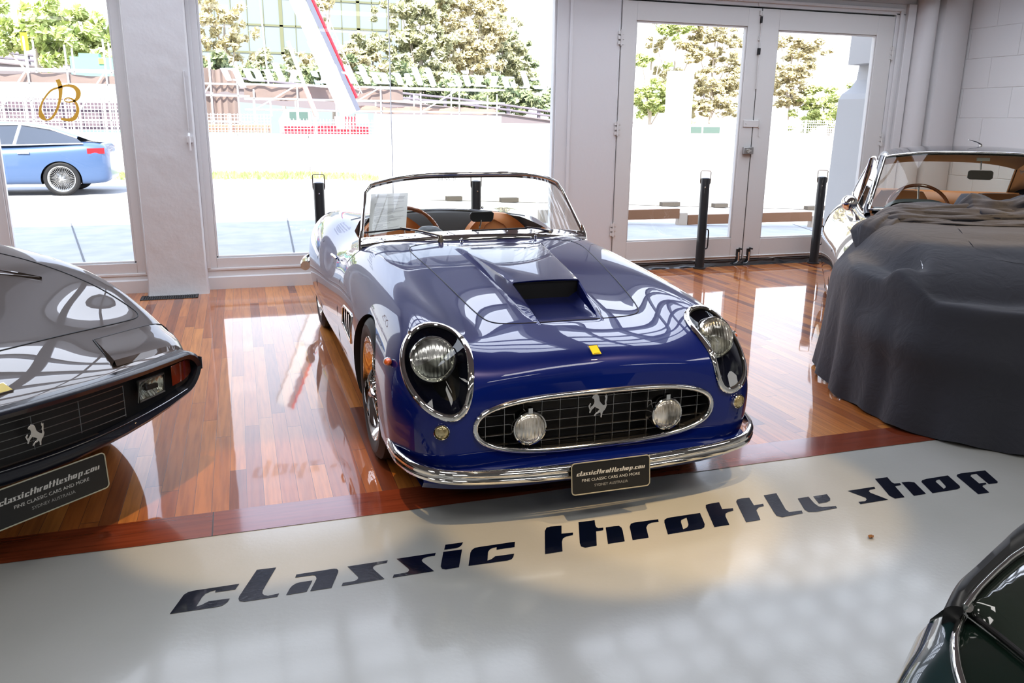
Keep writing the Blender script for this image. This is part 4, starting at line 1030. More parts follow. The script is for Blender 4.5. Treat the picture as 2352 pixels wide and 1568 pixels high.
a = MB(); a.grid([[lv(u, z, .046) for z in (.365 + .06 * (abs(u) / .7) ** 2, .45, .54)] for u in [i / 20 * .69 for i in range(-20, 21)]]); a.build('recess_panel', black_matt, lc)
line = mat('grille_line_grey', (.20, .21, .22), .3, .8)
a = MB()
for k in range(5):
    z = .405 + k * .0265; a.tube([lv(u, z + .015 * u * u, .018) for u in [i / 12 * .335 for i in range(-12, 13)]], .0014, 5)
for u in (-.335, -.16, 0.0, .16, .335): a.tube([lv(u, .40, .02), lv(u, .512, .02)], .0016, 5)
a.build('grille_bars', line, lc)
a = MB(); a.tube([lv(u, .372 + .055 * (abs(u) / .7) ** 2, -.002) for u in [i / 12 * .62 for i in range(-12, 13)]], .0018, 6); a.build('lower_trim', mat('lower_trim_metal', (.4, .4, .42), .2, 1.0), lc)
a = MB(); horse(a, frame(lv(-.002, .452, .004), (-1, 0, 0), (0, 0, 1), (0, 1, 0)), -.062, .078, .006); bevel(a.build('horse_emblem', MATS['satin_silver'], lc), .0015)
for s in (-1, 1):
    a = MB(); q = [(.392, .436), (.512, .441), (.516, .506), (.396, .510)]; q = [(s * x, z) for x, z in q]
    fr3 = [lv(x, z, .012) for x, z in q]
    a.tube(fr3, .0055, 6, closed=True); o = a.build('fog_lamp', mat('lamp_frame', (.25, .25, .24), .25, .9), lc)
    a = MB(); m_ = [(s * (.375 + .115 * i / 8), .440 + .070 * j / 6) for i in range(9) for j in range(7)]
    P = [[lv(s * (.395 + .118 * i / 8), .439 + .069 * j / 6, .014 + .035 * (1 - ((i - 4) / 4) ** 2) * (1 - ((j - 3) / 3) ** 2)) for j in range(7)] for i in range(9)]
    a.grid(P); a.build('reflector', lens_m, o)
    a = MB(); a.box((s * .45 - .025, .045, .468), (s * .45 + .025, .058, .484)); a.build('bulb_shield', black_matt, o)
    a = MB(); P = [[lv(s * (.395 + .118 * i / 6), .439 + .069 * j / 4, .008) for j in range(5)] for i in range(7)]; a.grid(P); a.build('lens', car_glass, o)
    a = MB(); P = [[lv(s * (.555 + .125 * i / 8), .446 + .075 * j / 5 + .006 * i / 8 - (.010 * (i / 8) ** 3 * (1 if j > 3 else -1)), .010 + .02 * (i / 8) ** 3) for j in range(6)] for i in range(9)]
    a.grid(P); a.build('indicator_lens', mat('dark_amber_lens', (.16, .018, .006), .12, 0, 1.0), lc)
# bonnet shut line, headlight lids, louvres
a = MB()
hl = catmull([(0,.385,0),(.12,.375,0),(.40,.395,0),(.62,.415,0),(.70,.44,0),(.722,.50,0),(.715,.65,0),(.70,.9,0),(.69,1.3,0),(.68,1.6,0)], 8)
for s in (-1, 1): a.tube([drop(LV, s * p.x, p.y)[0] for p in hl], .003, 6)
a.build('bonnet_shut_line', black_matt, lc)
for s in (-1, 1):
    a = MB(); top = []
    cr = [(.360,.110),(.680,.165),(.780,.372),(.425,.312)]
    P = []
    for j in range(11):
        row = []
        for i in range(13):
            x = (cr[0][0] * (1 - i / 12) + cr[1][0] * i / 12) * (1 - j / 10) + (cr[3][0] * (1 - i / 12) + cr[2][0] * i / 12) * j / 10
            y = (cr[0][1] * (1 - i / 12) + cr[1][1] * i / 12) * (1 - j / 10) + (cr[3][1] * (1 - i / 12) + cr[2][1] * i / 12) * j / 10
            q, n_ = drop(LV, s * x, y); row.append(q + Vector((0, 0, .003 + .017 * (1 - j / 10) * (1 - .5 * i / 12))))
        P.append(row)
    a.grid(P)
    fr_ = [p - Vector((0, .012, .020)) for p in P[0]]; a.grid([fr_, P[0]])
    sd = [r_[0] - Vector((s * .01, 0, .018)) for r_ in P]; a.grid([sd, [r_[0] for r_ in P]])
    sd = [r_[-1] - Vector((-s * .004, 0, .014)) for r_ in P]; a.grid([sd, [r_[-1] for r_ in P]])
    lid = a.build('headlight_lid', brown_paint, lc, smooth=30)
    g_ = MB(); loop = [drop(LV, s * x, y)[0] for x, y in sample_poly([(cr[i][0], cr[i][1], 0) for i in (0, 1, 2, 3, 0)], 40) for x, y in [(x, y)]] if False else [drop(LV, s * p.x, p.y)[0] for p in sample_poly([(cr[i][0] , cr[i][1], 0) for i in (0, 1, 2, 3, 0)], 48)]
    c0 = sum(loop, Vector()) / len(loop); g_.tube([c0 + (p - c0) * 1.025 for p in loop[:-1]], .004, 6, closed=True); g_.build('lid_gap', black_matt, lid)
    # triangular bonnet outlet
    a = MB(); tri_ = [(.60,.905),(.575,1.02),(.45,1.75),(.30,1.75)]
    pts_ = [drop(LV, s * x, y)[0] for x, y in tri_]
    a.tube([p + Vector((0, 0, .004)) for p in (pts_[3], pts_[0], pts_[1], pts_[2])], .006, 8); a.build('bonnet_outlet_edge', brown_paint, lc)
    a = MB(); n_ = 14; P = [[drop(LV, s * (.60 + (.30 - .60) * k / n_ + d_ * .13 * k / n_ * 1.2), .905 + .845 * k / n_)[0] + Vector((0, 0, .0025)) for d_ in (0, .5, 1)] for k in range(n_ + 1)]
    a.grid(P); a.build('bonnet_outlet', mat('outlet_dark', (.05, .02, .012), .4), lc)
q, n = drop(LV, -.012, .135); y = Vector((0, 1, 0)) - n * n.y; y.normalize(); x = y.cross(n); M = frame(q + n * .001, x, y, n)
a = MB(); a.prism([(-.021, -.028), (.021, -.028), (.021, .028), (-.021, .028)], .004, M, 1); a.prism([(-.019, -.026), (.019, -.026), (.019, .026), (-.019, .026)], .0045, M, 0)
bd = a.build('bonnet_badge', [MATS['badge_yellow'], chrome], lc)
b = MB(); horse(b, frame(q + n * .0047 + y * .004, -x, y, -n), -.022, .029, -.0006); b.build('badge_horse', black_gloss, bd)
plate(lc, Vector((.012, -.022, .266)), (1, 0, 0), (0, .05, 1), (0, -1, .05), .375, .124, mat('plate_border_cream', (.42, .41, .32), .35))
# cabin behind (mostly outside the picture)
a = MB(); P = []
for v_, z_, w_ in ((1.75, .80, .70), (2.35, 1.10, .60), (2.6, 1.15, .58), (3.1, 1.13, .58), (3.8, .84, .66)):
    P.append([(w_ * q_, v_, z_ - (.30 * abs(q_) ** 6 if z_ > .9 else .02 * abs(q_) ** 4)) for q_ in [i / 8 for i in range(-8, 9)]])
a.grid([list(r_) for r_ in P]); a.build('cabin', black_gloss, lc, smooth=60)
# ================================================================ BLACK COUPE UNDER A LOOSE COVER, RIGHT
rc = thing('coupe', (3.233, 2.497, 0), 'black classic coupe with tan interior standing behind its pulled-back dark cover, right', 'car', R(-37.6))
def rrow(v, zc, zf, w, zb=.17):
    return (v, [(0, zc), (.28, zc), (.48, zc * .5 + zf * .5), (w * .74, zf), (w * .93, zf - .13), (w, zf * .55 + .07), (w * .965, zb + .04), (w * .86, zb), (0, zb)])
RR = [rrow(0.16,.50,.50,.26,.28), rrow(.19,.57,.56,.31,.24), rrow(.27,.655,.645,.40,.2), rrow(.42,.735,.73,.51,.18), rrow(.66,.80,.80,.64,.17), rrow(1.0,.845,.845,.755,.17), rrow(1.5,.868,.86,.84,.17), rrow(1.95,.882,.85,.85,.17), rrow(2.4,.86,.83,.86,.17),
      rrow(3.0,.84,.815,.875,.18), rrow(3.5,.84,.82,.885,.2), rrow(4.0,.83,.81,.86,.22), rrow(4.4,.78,.76,.80,.26), rrow(4.68,.68,.66,.70,.30), rrow(4.76,.58,.57,.60,.36)]
G = loft_body(RR, 8, 8, 2.0, 1.6)
rb_ = body_mesh(G).build('body', [black_paint, black_matt], rc); weld(rb_); RV = bvh_of(rb_)
cc = [cyl_cutter((s * .55, v_, .31), (s * 1.1, v_, .31), .37) for s in (-1, 1) for v_ in (.85, 3.66)]
cc.append(prism_cutter([(-.62, 2.02), (.62, 2.02), (.64, 3.3), (.56, 4.1), (-.56, 4.1), (-.64, 3.3)], Matrix.Translation((0, 0, .35)), .8))
cut(rb_, cc, 40)
for p in rb_.data.polygons:
    h = RV.find_nearest(p.center); p.material_index = 0 if (h[3] is not None and h[3] < .0016) else 1
for v_ in (.85, 3.66):
    for s in (-1, 1): make_wheel(rc, (s * (.725 if v_ > 2 else .66), v_, .325), s, r=.325, rim_r=.215)
def wb(t_): return Vector((.640 * t_, 1.93 + .05 * t_ * t_, .893 - .018 * abs(t_) ** 2.5))
def wt(t_): return Vector((.555 * t_, 2.24 + .05 * t_ * t_, 1.248 - .040 * abs(t_) ** 3))
def rw(t_): return Vector((.50 * t_, 3.55 + .02 * t_ * t_, 1.155 - .05 * abs(t_) ** 3))
def rwb(t_): return Vector((.56 * t_, 4.15 - .05 * t_ * t_, .85 - .02 * abs(t_) ** 3))
T = [i / 16 for i in range(-16, 17)]
g = MB(); g.grid([[wb(t_).lerp(wt(t_), k) for k in (0, .33, .66, 1)] for t_ in T]); wo = g.build('windscreen', car_glass, rc)
a = MB(); loop = [wb(t_) for t_ in T] + [wb(1).lerp(wt(1), k) for k in (.3, .6, .9)] + [wt(t_) for t_ in T[::-1]] + [wb(-1).lerp(wt(-1), k) for k in (.9, .6, .3)]
a.tube(loop, .009, 8, closed=True); a.build('windscreen_trim', chrome, wo, smooth=60)
a = MB(); P = []
for k in range(13):
    f_ = k / 12; row = []
    for t_ in T:
        p = wt(t_).lerp(rw(t_), f_); bul = math.sin(math.pi * f_) * .070
        row.append(p + Vector((0, 0, bul + .004)))
    row = [row[0] + Vector((-.035, 0, -.055 - .0 * f_)), row[0] + Vector((-.02, 0, -.022))] + row + [row[-1] + Vector((.02, 0, -.022)), row[-1] + Vector((.035, 0, -.055))]
    P.append(row)
a.grid(P); a.build('roof', black_paint, rc, smooth=60)
a = MB(); a.grid([[p - Vector((0, 0, .02)) for p in [Vector(q) for q in r_[2:-2]]] for r_ in P]); a.build('headlining', mat('headlining', (.62, .60, .52), .7), rc)
g = MB(); g.grid([[rw(t_).lerp(rwb(t_), k) for k in (0, .5, 1)] for t_ in T]); o = g.build('rear_window', car_glass, rc)
a = MB(); loop = [rw(t_) for t_ in T] + [rwb(t_) for t_ in T[::-1]]; a.tube(loop, .010, 8, closed=True); a.build('rear_window_trim', black_gloss, o)
for s in (-1, 1):
    a = MB()
    # A pillar, cant rail and rear pillar
    a.tube([wb(s) + Vector((s * .008, -.02, -.03)), wb(s) + Vector((s * .016, .01, 0)), wb(s).lerp(wt(s), .5) + Vector((s * .016, .01, 0)), wt(s) + Vector((s * .018, .02, -.005)), wt(s).lerp(rw(s), .2) + Vector((s * .03, 0, -.02))], [.020, .018, .016, .018, .015], 10)
    P = []
    for k in range(9):
        f_ = k / 8; p = rw(s).lerp(rwb(s), f_); q = Vector((s * (.60 + .05 * f_), 3.15 + .75 * f_, 1.09 - .27 * f_)); P.append([p, p.lerp(q, .35) + Vector((s * .02, 0, .006)), p.lerp(q, .7) + Vector((s * .02, 0, .0)), q])
    a.grid(P); a.build('pillar', black_paint, rc, smooth=60)
    sg = [Vector((s * .655, 2.02, .865)), Vector((s * .60, 2.30, 1.165)), Vector((s * .61, 2.75, 1.185)), Vector((s * .61, 3.10, 1.11)), Vector((s * .66, 3.75, .86)), Vector((s * .67, 3.0, .845))]
    a = MB(); c0 = sum(sg, Vector()) / 6; a.add([c0] + sg, [(0, i + 1, (i + 1) % 6 + 1) for i in range(6)]); o = a.build('side_window', car_glass, rc)
    a = MB(); a.tube(catmull(sg, 4, True), .008, 8, closed=True); a.tube([(s * .665, 2.85, .85), (s * .615, 2.78, 1.18)], .011, 8); a.build('window_trim', chrome, o, smooth=60)
    if s < 0:
        a = MB(); a.lathe([(0, -.055), (.020, -.052), (.038, -.035), (.046, -.012), (.047, .01), (.045, .014), (.0, .012)], frame((-.785, 1.50, .955), (1, 0, 0), (0, 0, 1), (0, 1, 0)), 28)
        a.build('wing_mirror', chrome, rc, smooth=60); a = MB(); a.tube([(-.785, 1.50, .93), (-.76, 1.49, .905), (-.745, 1.47, .885), (-.735, 1.46, .850)], [.008, .008, .009, .024], 12)
        a.build('mirror_stalk', chrome, rc, smooth=60)
# sill badge and shut lines on the flank
a = MB()
for dl in ([(1.95, .76), (1.93, .6), (1.90, .4), (1.88, .24)],):
    a.tube([side(RV, y, z, -1)[0] for y, z in dl], .0025, 6)
a.build('shut_line', black_matt, rc)
q, n = side(RV, 1.55, .36, -1); a = MB(); a.tube([q + Vector((-.002, 0, .03)), q + Vector((-.002, 0, -.03))], .004, 6); a.build('wing_badge', mat('badge_red', (.3, .01, .03), .2), rc)
# cabin furniture
dk = mat('dark_green_grey_dash', (.05, .065, .065), .5)
a = MB(); P = [[(x, y, z - .0 * x) for y, z in ((1.99, .868), (2.10, .885), (2.20, .875), (2.26, .83), (2.27, .6))] for x in [i / 6 * .60 for i in range(-6, 7)]]; a.grid(P); a.build('dashboard', dk, rc)
a = MB(); P = []
for i in range(17):
    t_ = -1 + i / 8; P.append([(-.33 + .20 * t_, 2.08 + .12 * k, .885 + .055 * (1 - t_ ** 4) * (1 if k else .8)) for k in (0, 1)] + [(-.33 + .20 * t_, 2.21, .86)])
a.grid(P); a.build('instrument_binnacle', dk, rc)
o = bpy.data.objects.new('steering_wheel', None); col.objects.link(o); o.parent = rc
C = Vector((-.30, 2.40, .84)); ax = Vector((0, -.85, .5)).normalized(); x = Vector((1, 0, 0)); y = ax.cross(x)
a = MB(); a.tube([C + x * (.20 * math.cos(k * math.pi / 20)) + y * (.20 * math.sin(k * math.pi / 20)) for k in range(40)], .011, 10, closed=True); a.build('wood_rim', MATS['wheel_wood'], o)
a = MB()
for an in (90, 210, 330): a.tube([C + ax * -.02, C + (x * math.cos(R(an)) + y * math.sin(R(an))) * .19], .006, 6)
a.build('spokes', alu, o)
for s in (-1, 1):
    a = MB(); P = []
    for k in range(11):
        f_ = k / 10; hw = .24 * (1 - max(0, f_ - .5) ** 2 * 1.6); P.append([(s * .34 + hw * q_, 2.95 + .18 * f_ - .05 * q_ * q_, .35 + .58 * f_ - .05 * max(0, f_ - .9) * q_ * q_) for q_ in [i / 6 for i in range(-6, 7)]])
    a.grid(P); B = [[(x_, y_ + .10, z_) for x_, y_, z_ in r_] for r_ in P]; a.grid(B); a.grid([P[-1], B[-1]])
    a.build('front_seat', tan_leather, rc, smooth=60)
a = MB(); a.grid([[(x, y, z) for y, z in ((3.50, .45), (3.62, .80), (3.68, .885), (3.75, .90), (4.10, .86))] for x in [i / 6 * .58 for i in range(-6, 7)]]); a.build('rear_seat', tan_leather, rc, smooth=60)
o = bpy.data.objects.new('rear_view_mirror', None); col.objects.link(o); o.parent = rc
a = MB(); a.tube([(.03, 2.30, 1.20), (.03, 2.28, 1.14)], .005, 8); a.build('stem', alu, o)
a = MB(); a.box((.0, 2.28, 1.195), (.075, 2.31, 1.215)); a.build('mirror_mount', MATS['headlining'], o)
a = MB(); a.prism([(-.075, -.02), (-.06, -.03), (.06, -.03), (.075, -.02), (.075, .02), (.062, .03), (-.062, .03), (-.075, .02)], .014, frame((.03, 2.275, 1.105), (1, 0, 0), (0, 0, 1), (0, -1, 0))); bevel(a.build('mirror_shell', mat('mirror_shell_brown', (.10, .085, .07), .3), o), .004)
a = MB(); q = Vector((.09, 2.75, 1.262)); a.cyl(q, q + Vector((0, 0, .028)), .009, 12); a.tube([q + Vector((0, 0, .03)), q + Vector((-.03, -.02, .045)), q + Vector((-.09, -.05, .062))], [.006, .004, .002], 8); a.build('roof_aerial', chrome, rc)

# ---- the cover: one big dark cloth over the nose, hauled back and bunched at the screen
cloth = mat('charcoal_cotton', (.030, .031, .042), .85, sheen=.12)
_n = N(cloth, 'ShaderNodeTexNoise'); _n.inputs['Scale'].default_value = 2200; _t = N(cloth, 'ShaderNodeTexCoord'); _b = N(cloth, 'ShaderNodeBump'); _b.inputs['Strength'].default_value = .25; _b.inputs['Distance'].default_value = .001
_n2 = N(cloth, 'ShaderNodeTexNoise'); _n2.inputs['Scale'].default_value = 9; _n2.inputs['Detail'].default_value = 5; _n2.inputs['Distortion'].default_value = 1.2; _b2 = N(cloth, 'ShaderNodeBump'); _b2.inputs['Strength'].default_value = .35; _b2.inputs['Distance'].default_value = .02
L(cloth, _t.outputs['Object'], _n.inputs['Vector']); L(cloth, _t.outputs['Object'], _n2.inputs['Vector']); L(cloth, _n.outputs['Fac'], _b.inputs['Height']); L(cloth, _n2.outputs['Fac'], _b2.inputs['Height']); L(cloth, _b2.outputs[0], _b.inputs['Normal']); L(cloth, _b.outputs[0], bsdf(cloth).inputs['Normal'])
def nz(x, y, z=0): return noise.noise(Vector((x, y, z)))
# longitudinal sheets: perimeter path t runs from the left hem over the bonnet to the right hem; s runs back
def cover_pt(t_, s_):
    """t in -1..1 across, s in 0..1 from front hem over the nose and back along the bonnet"""
    return None
NT, NS_ = 150, 130
P = []
# plan outline of the nose seen from above, parameter a from left rear corner round the front to the right rear corner
def outline(a):     # a 0..1 ; returns (u, v, normal)
    pts_ = [(-.83, 1.25), (-.825, .98), (-.76, .66), (-.62, .40), (-.50, .22), (-.38, .12), (-.20, .055), (0, .04), (.20, .055), (.38, .12), (.50, .22), (.62, .40), (.76, .66), (.825, .98), (.83, 1.25)]
    return pts_
OP = catmull([(x, y, 0) for x, y in outline(0)], 10)
OP = sample_poly(OP, NT)
for i, p in enumerate(OP):
    t_ = (OP[min(i + 1, NT)] - OP[max(i - 1, 0)]).normalized(); nrm = Vector((t_.y, -t_.x, 0))
    if nrm.dot(p - Vector((0, .9, 0))) < 0: nrm = -nrm
    a_ = i / NT; L_ = a_ * 5.2
    # inner anchor on the bonnet top
    inn = Vector((p.x * .30, .62 + (p.y - .62) * .25, 0)) if p.y < .62 else Vector((p.x * .30, p.y, 0))
    row = []
    sidek = max(0.0, min(1, (abs(a_ - .5) - .22) / .15))
    for k in range(NS_ + 1):
        s_ = k / NS_
        if s_ < .5:    # skirt from the floor up to the shoulder
            h = s_ / .5; zz = .012 + h * .62
            flare = .04 * (1 - h) ** 1.6
            amp = (.022 + .006 * sidek) * (1 - h) ** .7 * (.35 + .65 * (1 - h))
            fold = amp * (math.sin(L_ * 15 + 2.2 * nz(L_ * 1.3, 3)) + .5 * math.sin(L_ * 31 + 3 * nz(L_ * 2, 9)))
            # the cloth hugs the bumper: a soft ledge across the front
            ledge = .05 * math.exp(-((zz - .40) / .07) ** 2) * (1 - sidek)
            q = p + nrm * (.012 + flare + fold + ledge + .02 * nz(L_ * 2, zz * 3))
            tuck = .0
            zz += .0 + .012 * (1 - h) * math.sin(L_ * 15)
            row.append((q.x, q.y, max(.004, zz)))
        else:
            h = (s_ - .5) / .5
            q = p.lerp(inn, h ** 1.1) + nrm * (.012 * (1 - h)); q.z = 0
            cz = drop(RV, q.x * .985, max(.03, q.y))[0].z if abs(q.x) < .80 else .6
            zs = .632; e = min(1, h / .16); e = e * e * (3 - 2 * e)
            zt = max(cz, .60) + .014
            zz = zs * (1 - e) + zt * e
            wr = .010 * math.sin(6 * q.x + 16 * q.y + 3 * nz(q.x * 2, q.y * 2)) * nz(q.x * 3, q.y * 3, 4) + .006 * nz(q.x * 7, q.y * 9)
            row.append((q.x, q.y, zz + wr * min(1, h * 5)))
    P.append(row)
P = gsmooth(np.array(P), 1, 4.5); P[:, :, 2] = np.maximum(P[:, :, 2], .004)
for r_ in P:
    for k in range(int(NS_ * .5), NS_ + 1):
        if abs(r_[k][0]) < .79 and r_[k][1] > .17: r_[k][2] = max(r_[k][2], drop(RV, r_[k][0], r_[k][1])[0].z + .022)
P = gsmooth(gsmooth(P, 1, 3.0), 0, 1.6); P[:, :, 2] += .012 * np.clip(P[:, :, 2] * 2, 0, 1)
P = [[tuple(q) for q in r_] for r_ in P]
cov = MB(); cov.grid(P)
# fill across the middle of the bonnet
inn_l = [P[i][-1] for i in range(NT // 2 + 1)]; inn_r = [P[NT - i][-1] for i in range(NT // 2 + 1)]
F = []
for a_, b_ in zip(inn_l, inn_r):
    F.append([(a_[0] + (b_[0] - a_[0]) * k / 14, a_[1] + (b_[1] - a_[1]) * k / 14, (a_[2] + (b_[2] - a_[2]) * k / 14) + .008 * nz(a_[0] + (b_[0] - a_[0]) * k / 3, a_[1] * 8)) for k in range(15)])
cov.grid(F)
# bunched roll lying across the bonnet in front of the screen
def bunch(u0, v0, u1, v1, r_, seed, h0=.86, n=110, m=44, k_=1.0):
    B = []
    for i in range(n + 1):
        f_ = i / n; c_ = Vector((u0 + (u1 - u0) * f_, v0 + (v1 - v0) * f_ + .05 * nz(f_ * 4, seed), 0)); e = min(1, min(f_, 1 - f_) / .10) ** .5
        rr_ = r_ * e * (1 + .35 * nz(f_ * 5, seed + 2)); row = []
        base = drop(RV, max(-.8, min(.8, c_.x)), c_.y)[0].z + .004
        d = Vector((u1 - u0, v1 - v0, 0)).normalized(); nn_ = Vector((-d.y, d.x, 0))
        for j in range(m + 1):
            a_ = math.pi * (j / m); w_ = rr_ * 1.9 * math.cos(a_); hh = rr_ * math.sin(a_) ** .7
            tw = 10 * f_ * k_ + seed
            dis = 1 + .42 * nz(f_ * 5 * k_, j * .15 + tw * .25, seed) + .13 * (abs(nz(f_ * 8 * k_, j * .26 + tw * .4, seed + 5)) * 2.2 - .5)
            q = c_ + nn_ * w_ * dis; row.append((q.x, q.y, base + max(0, hh * dis) - (.0 if 0 < j < m else .004)))
        B.append(row)
    cov.grid(B)
bunch(-.70, 1.34, .80, 1.50, .075, 3.1, k_=.55)
bunch(-.62, 1.52, .78, 1.68, .090, 7.7, k_=.6)
bunch(-.20, 1.62, .60, 1.70, .140, 1.3, k_=.45)
bunch(-.60, 1.18, .80, 1.30, .045, 5.2)
bunch(-.72, 1.10, -.30, 1.55, .055, 9.4, k_=.5)
bunch(.1, 1.40, .78, 1.70, .10, 12.4, k_=.7)
cc_ = cov.build('car_cover', cloth, None, smooth=80)
cc_.location = (3.233, 2.497, 0); cc_.rotation_euler = (0, 0, R(-37.6))
tag(cc_, 'charcoal cotton car cover draped over a car nose and bunched up on its bonnet', 'car cover')
# dark car parked in the near right corner
# ================================================================ NEAR CAR, BOLLARDS, PAPER, GRATE
nc = thing('roadster', (1.9, -.35, 0), 'dark green car corner with chrome-edged glass and black padded roof, bottom right corner', 'car', R(0))
# local = world - (1.9,-.35); heights about 0.5..0.9
def W(x, y, z): return Vector((x - 1.9, y + .35, z))
ZN = .80
def nl(*p): return W(*p)
# chrome-edged screen corner, traced as a real edge about 0.8 m above the floor
bo = catmull([W(*p) for p in ((.815, .703, .815), (.87, .736, .82), (.93, .763, .82), (1.023, .805, .82), (1.109, .842, .82), (1.35, .93, .82), (1.9, 1.05, .80))], 8)
bi = catmull([W(*p) for p in ((.835, .691, .818), (.875, .712, .82), (.906, .727, .82), (.965, .753, .82), (1.038, .78, .82), (1.28, .855, .815), (1.8, .95, .79))], 8)
a = MB(); P = []
for i, (p, q) in enumerate(zip(bo, bi)):
    k = min(1, .35 + i / 8)
    P.append([p + Vector((0, 0, -.06)), p + Vector((0, 0, -.015)), p + Vector((0, 0, .004 * k)), p.lerp(q, .3) + Vector((0, 0, .016 * k)), p.lerp(q, .65) + Vector((0, 0, .016 * k)), p.lerp(q, .92) + Vector((0, 0, .004)), q + Vector((0, 0, -.004))])
a.grid(P); a.add(P[0], [tuple(range(7))]); a.build('padded_roof_edge', mat('padded_vinyl', (.012, .013, .015), .42), nc, smooth=60)
dn = catmull([W(*p) for p in ((.845, .700, .80), (.805, .672, .80), (.773, .640, .80), (.752, .612, .795), (.735, .575, .785), (.72, .48, .75), (.72, .30, .68))], 6)
a = MB(); a.tube([p + Vector((0, 0, .004)) for p in bi], .0045, 10); a.tube(dn, .0050, 10); a.tube([W(.845, .695, .818), W(.858, .703, .812)], .007, 10); a.build('screen_trim', chrome, nc, smooth=60)
E_ = [W(*p) for p in ((.862, .706, .80), (.858, .659, .80), (.852, .616, .80), (.845, .50, .79), (.84, .2, .76))]
E_ = sample_poly(E_, 20)
a = MB(); R_ = sample_poly(bi, 20); a.grid([[p.lerp(q, k / 5) + Vector((0, 0, -.006 + .014 * math.sin(math.pi * k / 5))) for k in range(6)] for p, q in zip(R_, E_)]); sg_ = a.build('screen_glass', mat('dark_green_glass', (.020, .028, .022), .05, 0, .5), nc, smooth=60)
a = MB(); a.tube(E_, .0035, 8); a.build('glass_seal', black_rubber, nc)
a = MB(); D_ = sample_poly(dn, 20); a.grid([[p.lerp(q, k / 5) + Vector((0, 0, -.008)) for k in range(6)] for p, q in zip(D_, E_)]); a.build('bonnet', mat('deep_green_panel', (.006, .014, .010), .08, 0, .6), nc, smooth=60)
fl = catmull([W(*p) for p in ((.820, .703, .80), (.821, .726, .785), (.774, .696, .78), (.732, .668, .78), (.694, .640, .775), (.655, .59, .765), (.62, .45, .74), (.60, .2, .70))][1:], 6)
a = MB(); D2 = sample_poly(dn, 30); F2 = sample_poly(fl, 30); P = []
for p, q in zip(D2, F2):
    o_ = Vector((q.x - p.x, q.y - p.y, 0)); o_ = o_.normalized() if o_.length > 1e-4 else Vector((-.6, .8, 0))
    P.append([p + Vector((0, 0, -.004)), p.lerp(q, .3) + Vector((0, 0, .004)), p.lerp(q, .7) + Vector((0, 0, .002)), q + Vector((0, 0, -.004)), q + o_ * .012 + Vector((0, 0, -.03)), q + o_ * .020 + Vector((0, 0, -.10)), q + o_ * .012 + Vector((0, 0, -.22)), q - o_ * .03 + Vector((0, 0, -.38)), q - o_ * .08 + Vector((0, 0, -.50))])
a.grid(P)
far = [W(.821, .726, .785), W(.93, .763, .79), W(1.109, .842, .79), W(1.4, .94, .79), W(1.9, 1.05, .78)]; far = sample_poly(far, 24)
a.grid([[p + Vector((0, 0, .0)), p + Vector((-.004, .008, -.08)), p + Vector((-.004, .008, -.22)), p + Vector((.02, -.03, -.45))] for p in far])
a.build('body', green_paint, nc, smooth=60)
for v_ in ((-1.0, .62), (-1.0, -.9), (.35, -.9), (.2, 1.0)):
    make_wheel(nc, (v_[0], v_[1], .3), -1 if v_[0] < 0 else 1, r=.30, rim_r=.19, spokes=False)
# floor pan ties the wheels and the body together
a = MB(); a.box((-.95, -1.2, .18), (.3, .85, .30)); a.build('floor_pan', black_matt, nc)

# ---- bollards
def bollard():
    t = thing('bollard', (0, 0, 0), 'x', 'bollard')
    bm_ = mat('bollard_black', (.013, .013, .014), .35, 0, .3)
    a = MB(); a.lathe([(0, 0), (.062, 0), (.062, .012), (.047, .016), (.045, .03), (.0445, .885), (.041, .897), (.02, .903), (0, .903)], Matrix(), 32); a.build('post', bm_, t)
    a = MB(); a.tube([(-.044, 0, .84), (-.048, 0, .86), (-.048, 0, .955), (-.040, 0, .965), (.040, 0, .965), (.048, 0, .955), (.048, 0, .86), (.044, 0, .84)], .0045, 8); a.build('lifting_handle', mat('bronze_handle', (.25, .19, .15), .3, .9), t)
    a = MB(); a.lathe([(0, .004), (.007, .003), (.008, 0)], frame((.0, -.0445, .81), (1, 0, 0), (0, 0, 1), (0, -1, 0)), 12); a.build('stud', chrome, t)
    a = MB(); a.tube([(.046, 0, .20), (.062, 0, .21), (.066, 0, .24), (.066, 0, .36), (.062, 0, .39), (.046, 0, .40)], .007, 8); a.build('hasp', bm_, t)
    return t
b0 = bollard(); labs = ['black steel bollard left of the blue car, in front of the big window', 'black steel bollard seen through the blue car windscreen', 'black steel bollard in front of the left door leaf', 'black steel bollard in front of the right door leaf, beside the covered car']
for i, (x, y) in enumerate(((.617, 7.13), (1.986, 7.13), (4.335, 7.18), (5.69, 7.16))):
    o = b0 if i == 0 else copy_tree(b0)
    o.location = (x, y, 0); o.rotation_euler = (0, 0, (-.1, 0.05, -.5, -.55)[i]); tag(o, labs[i], 'bollard', 'removable bollards along the street wall')

# ---- sale sheet behind the windscreen
paper = mat('paper_sheet', (.88, .87, .88), .7)
_t = N(paper, 'ShaderNodeUVMap') if False else None
def C3(u, v, z): return Vector((CXB + u, CYB + v, z))
tl, tr, bl, br = C3(-.532, 1.19, 1.020), C3(-.340, 1.125, 1.030), C3(-.583, .985, .822), C3(-.392, .935, .862)
a = MB(); P = [[bl.lerp(br, i / 8).lerp(tl.lerp(tr, i / 8), j / 10) + Vector((0, -.006 * math.sin(math.pi * i / 8), 0)) for j in range(11)] for i in range(9)]
nrm = (tr - tl).cross(tl - bl).normalized(); 
if nrm.y > 0: nrm = -nrm
a.grid(P); a.grid([[p - nrm * .0012 for p in r_] for r_ in P])
ps = a.build('paper_sheet', paper, None); tag(ps, 'white printed information sheet standing behind the blue car windscreen', 'paper')
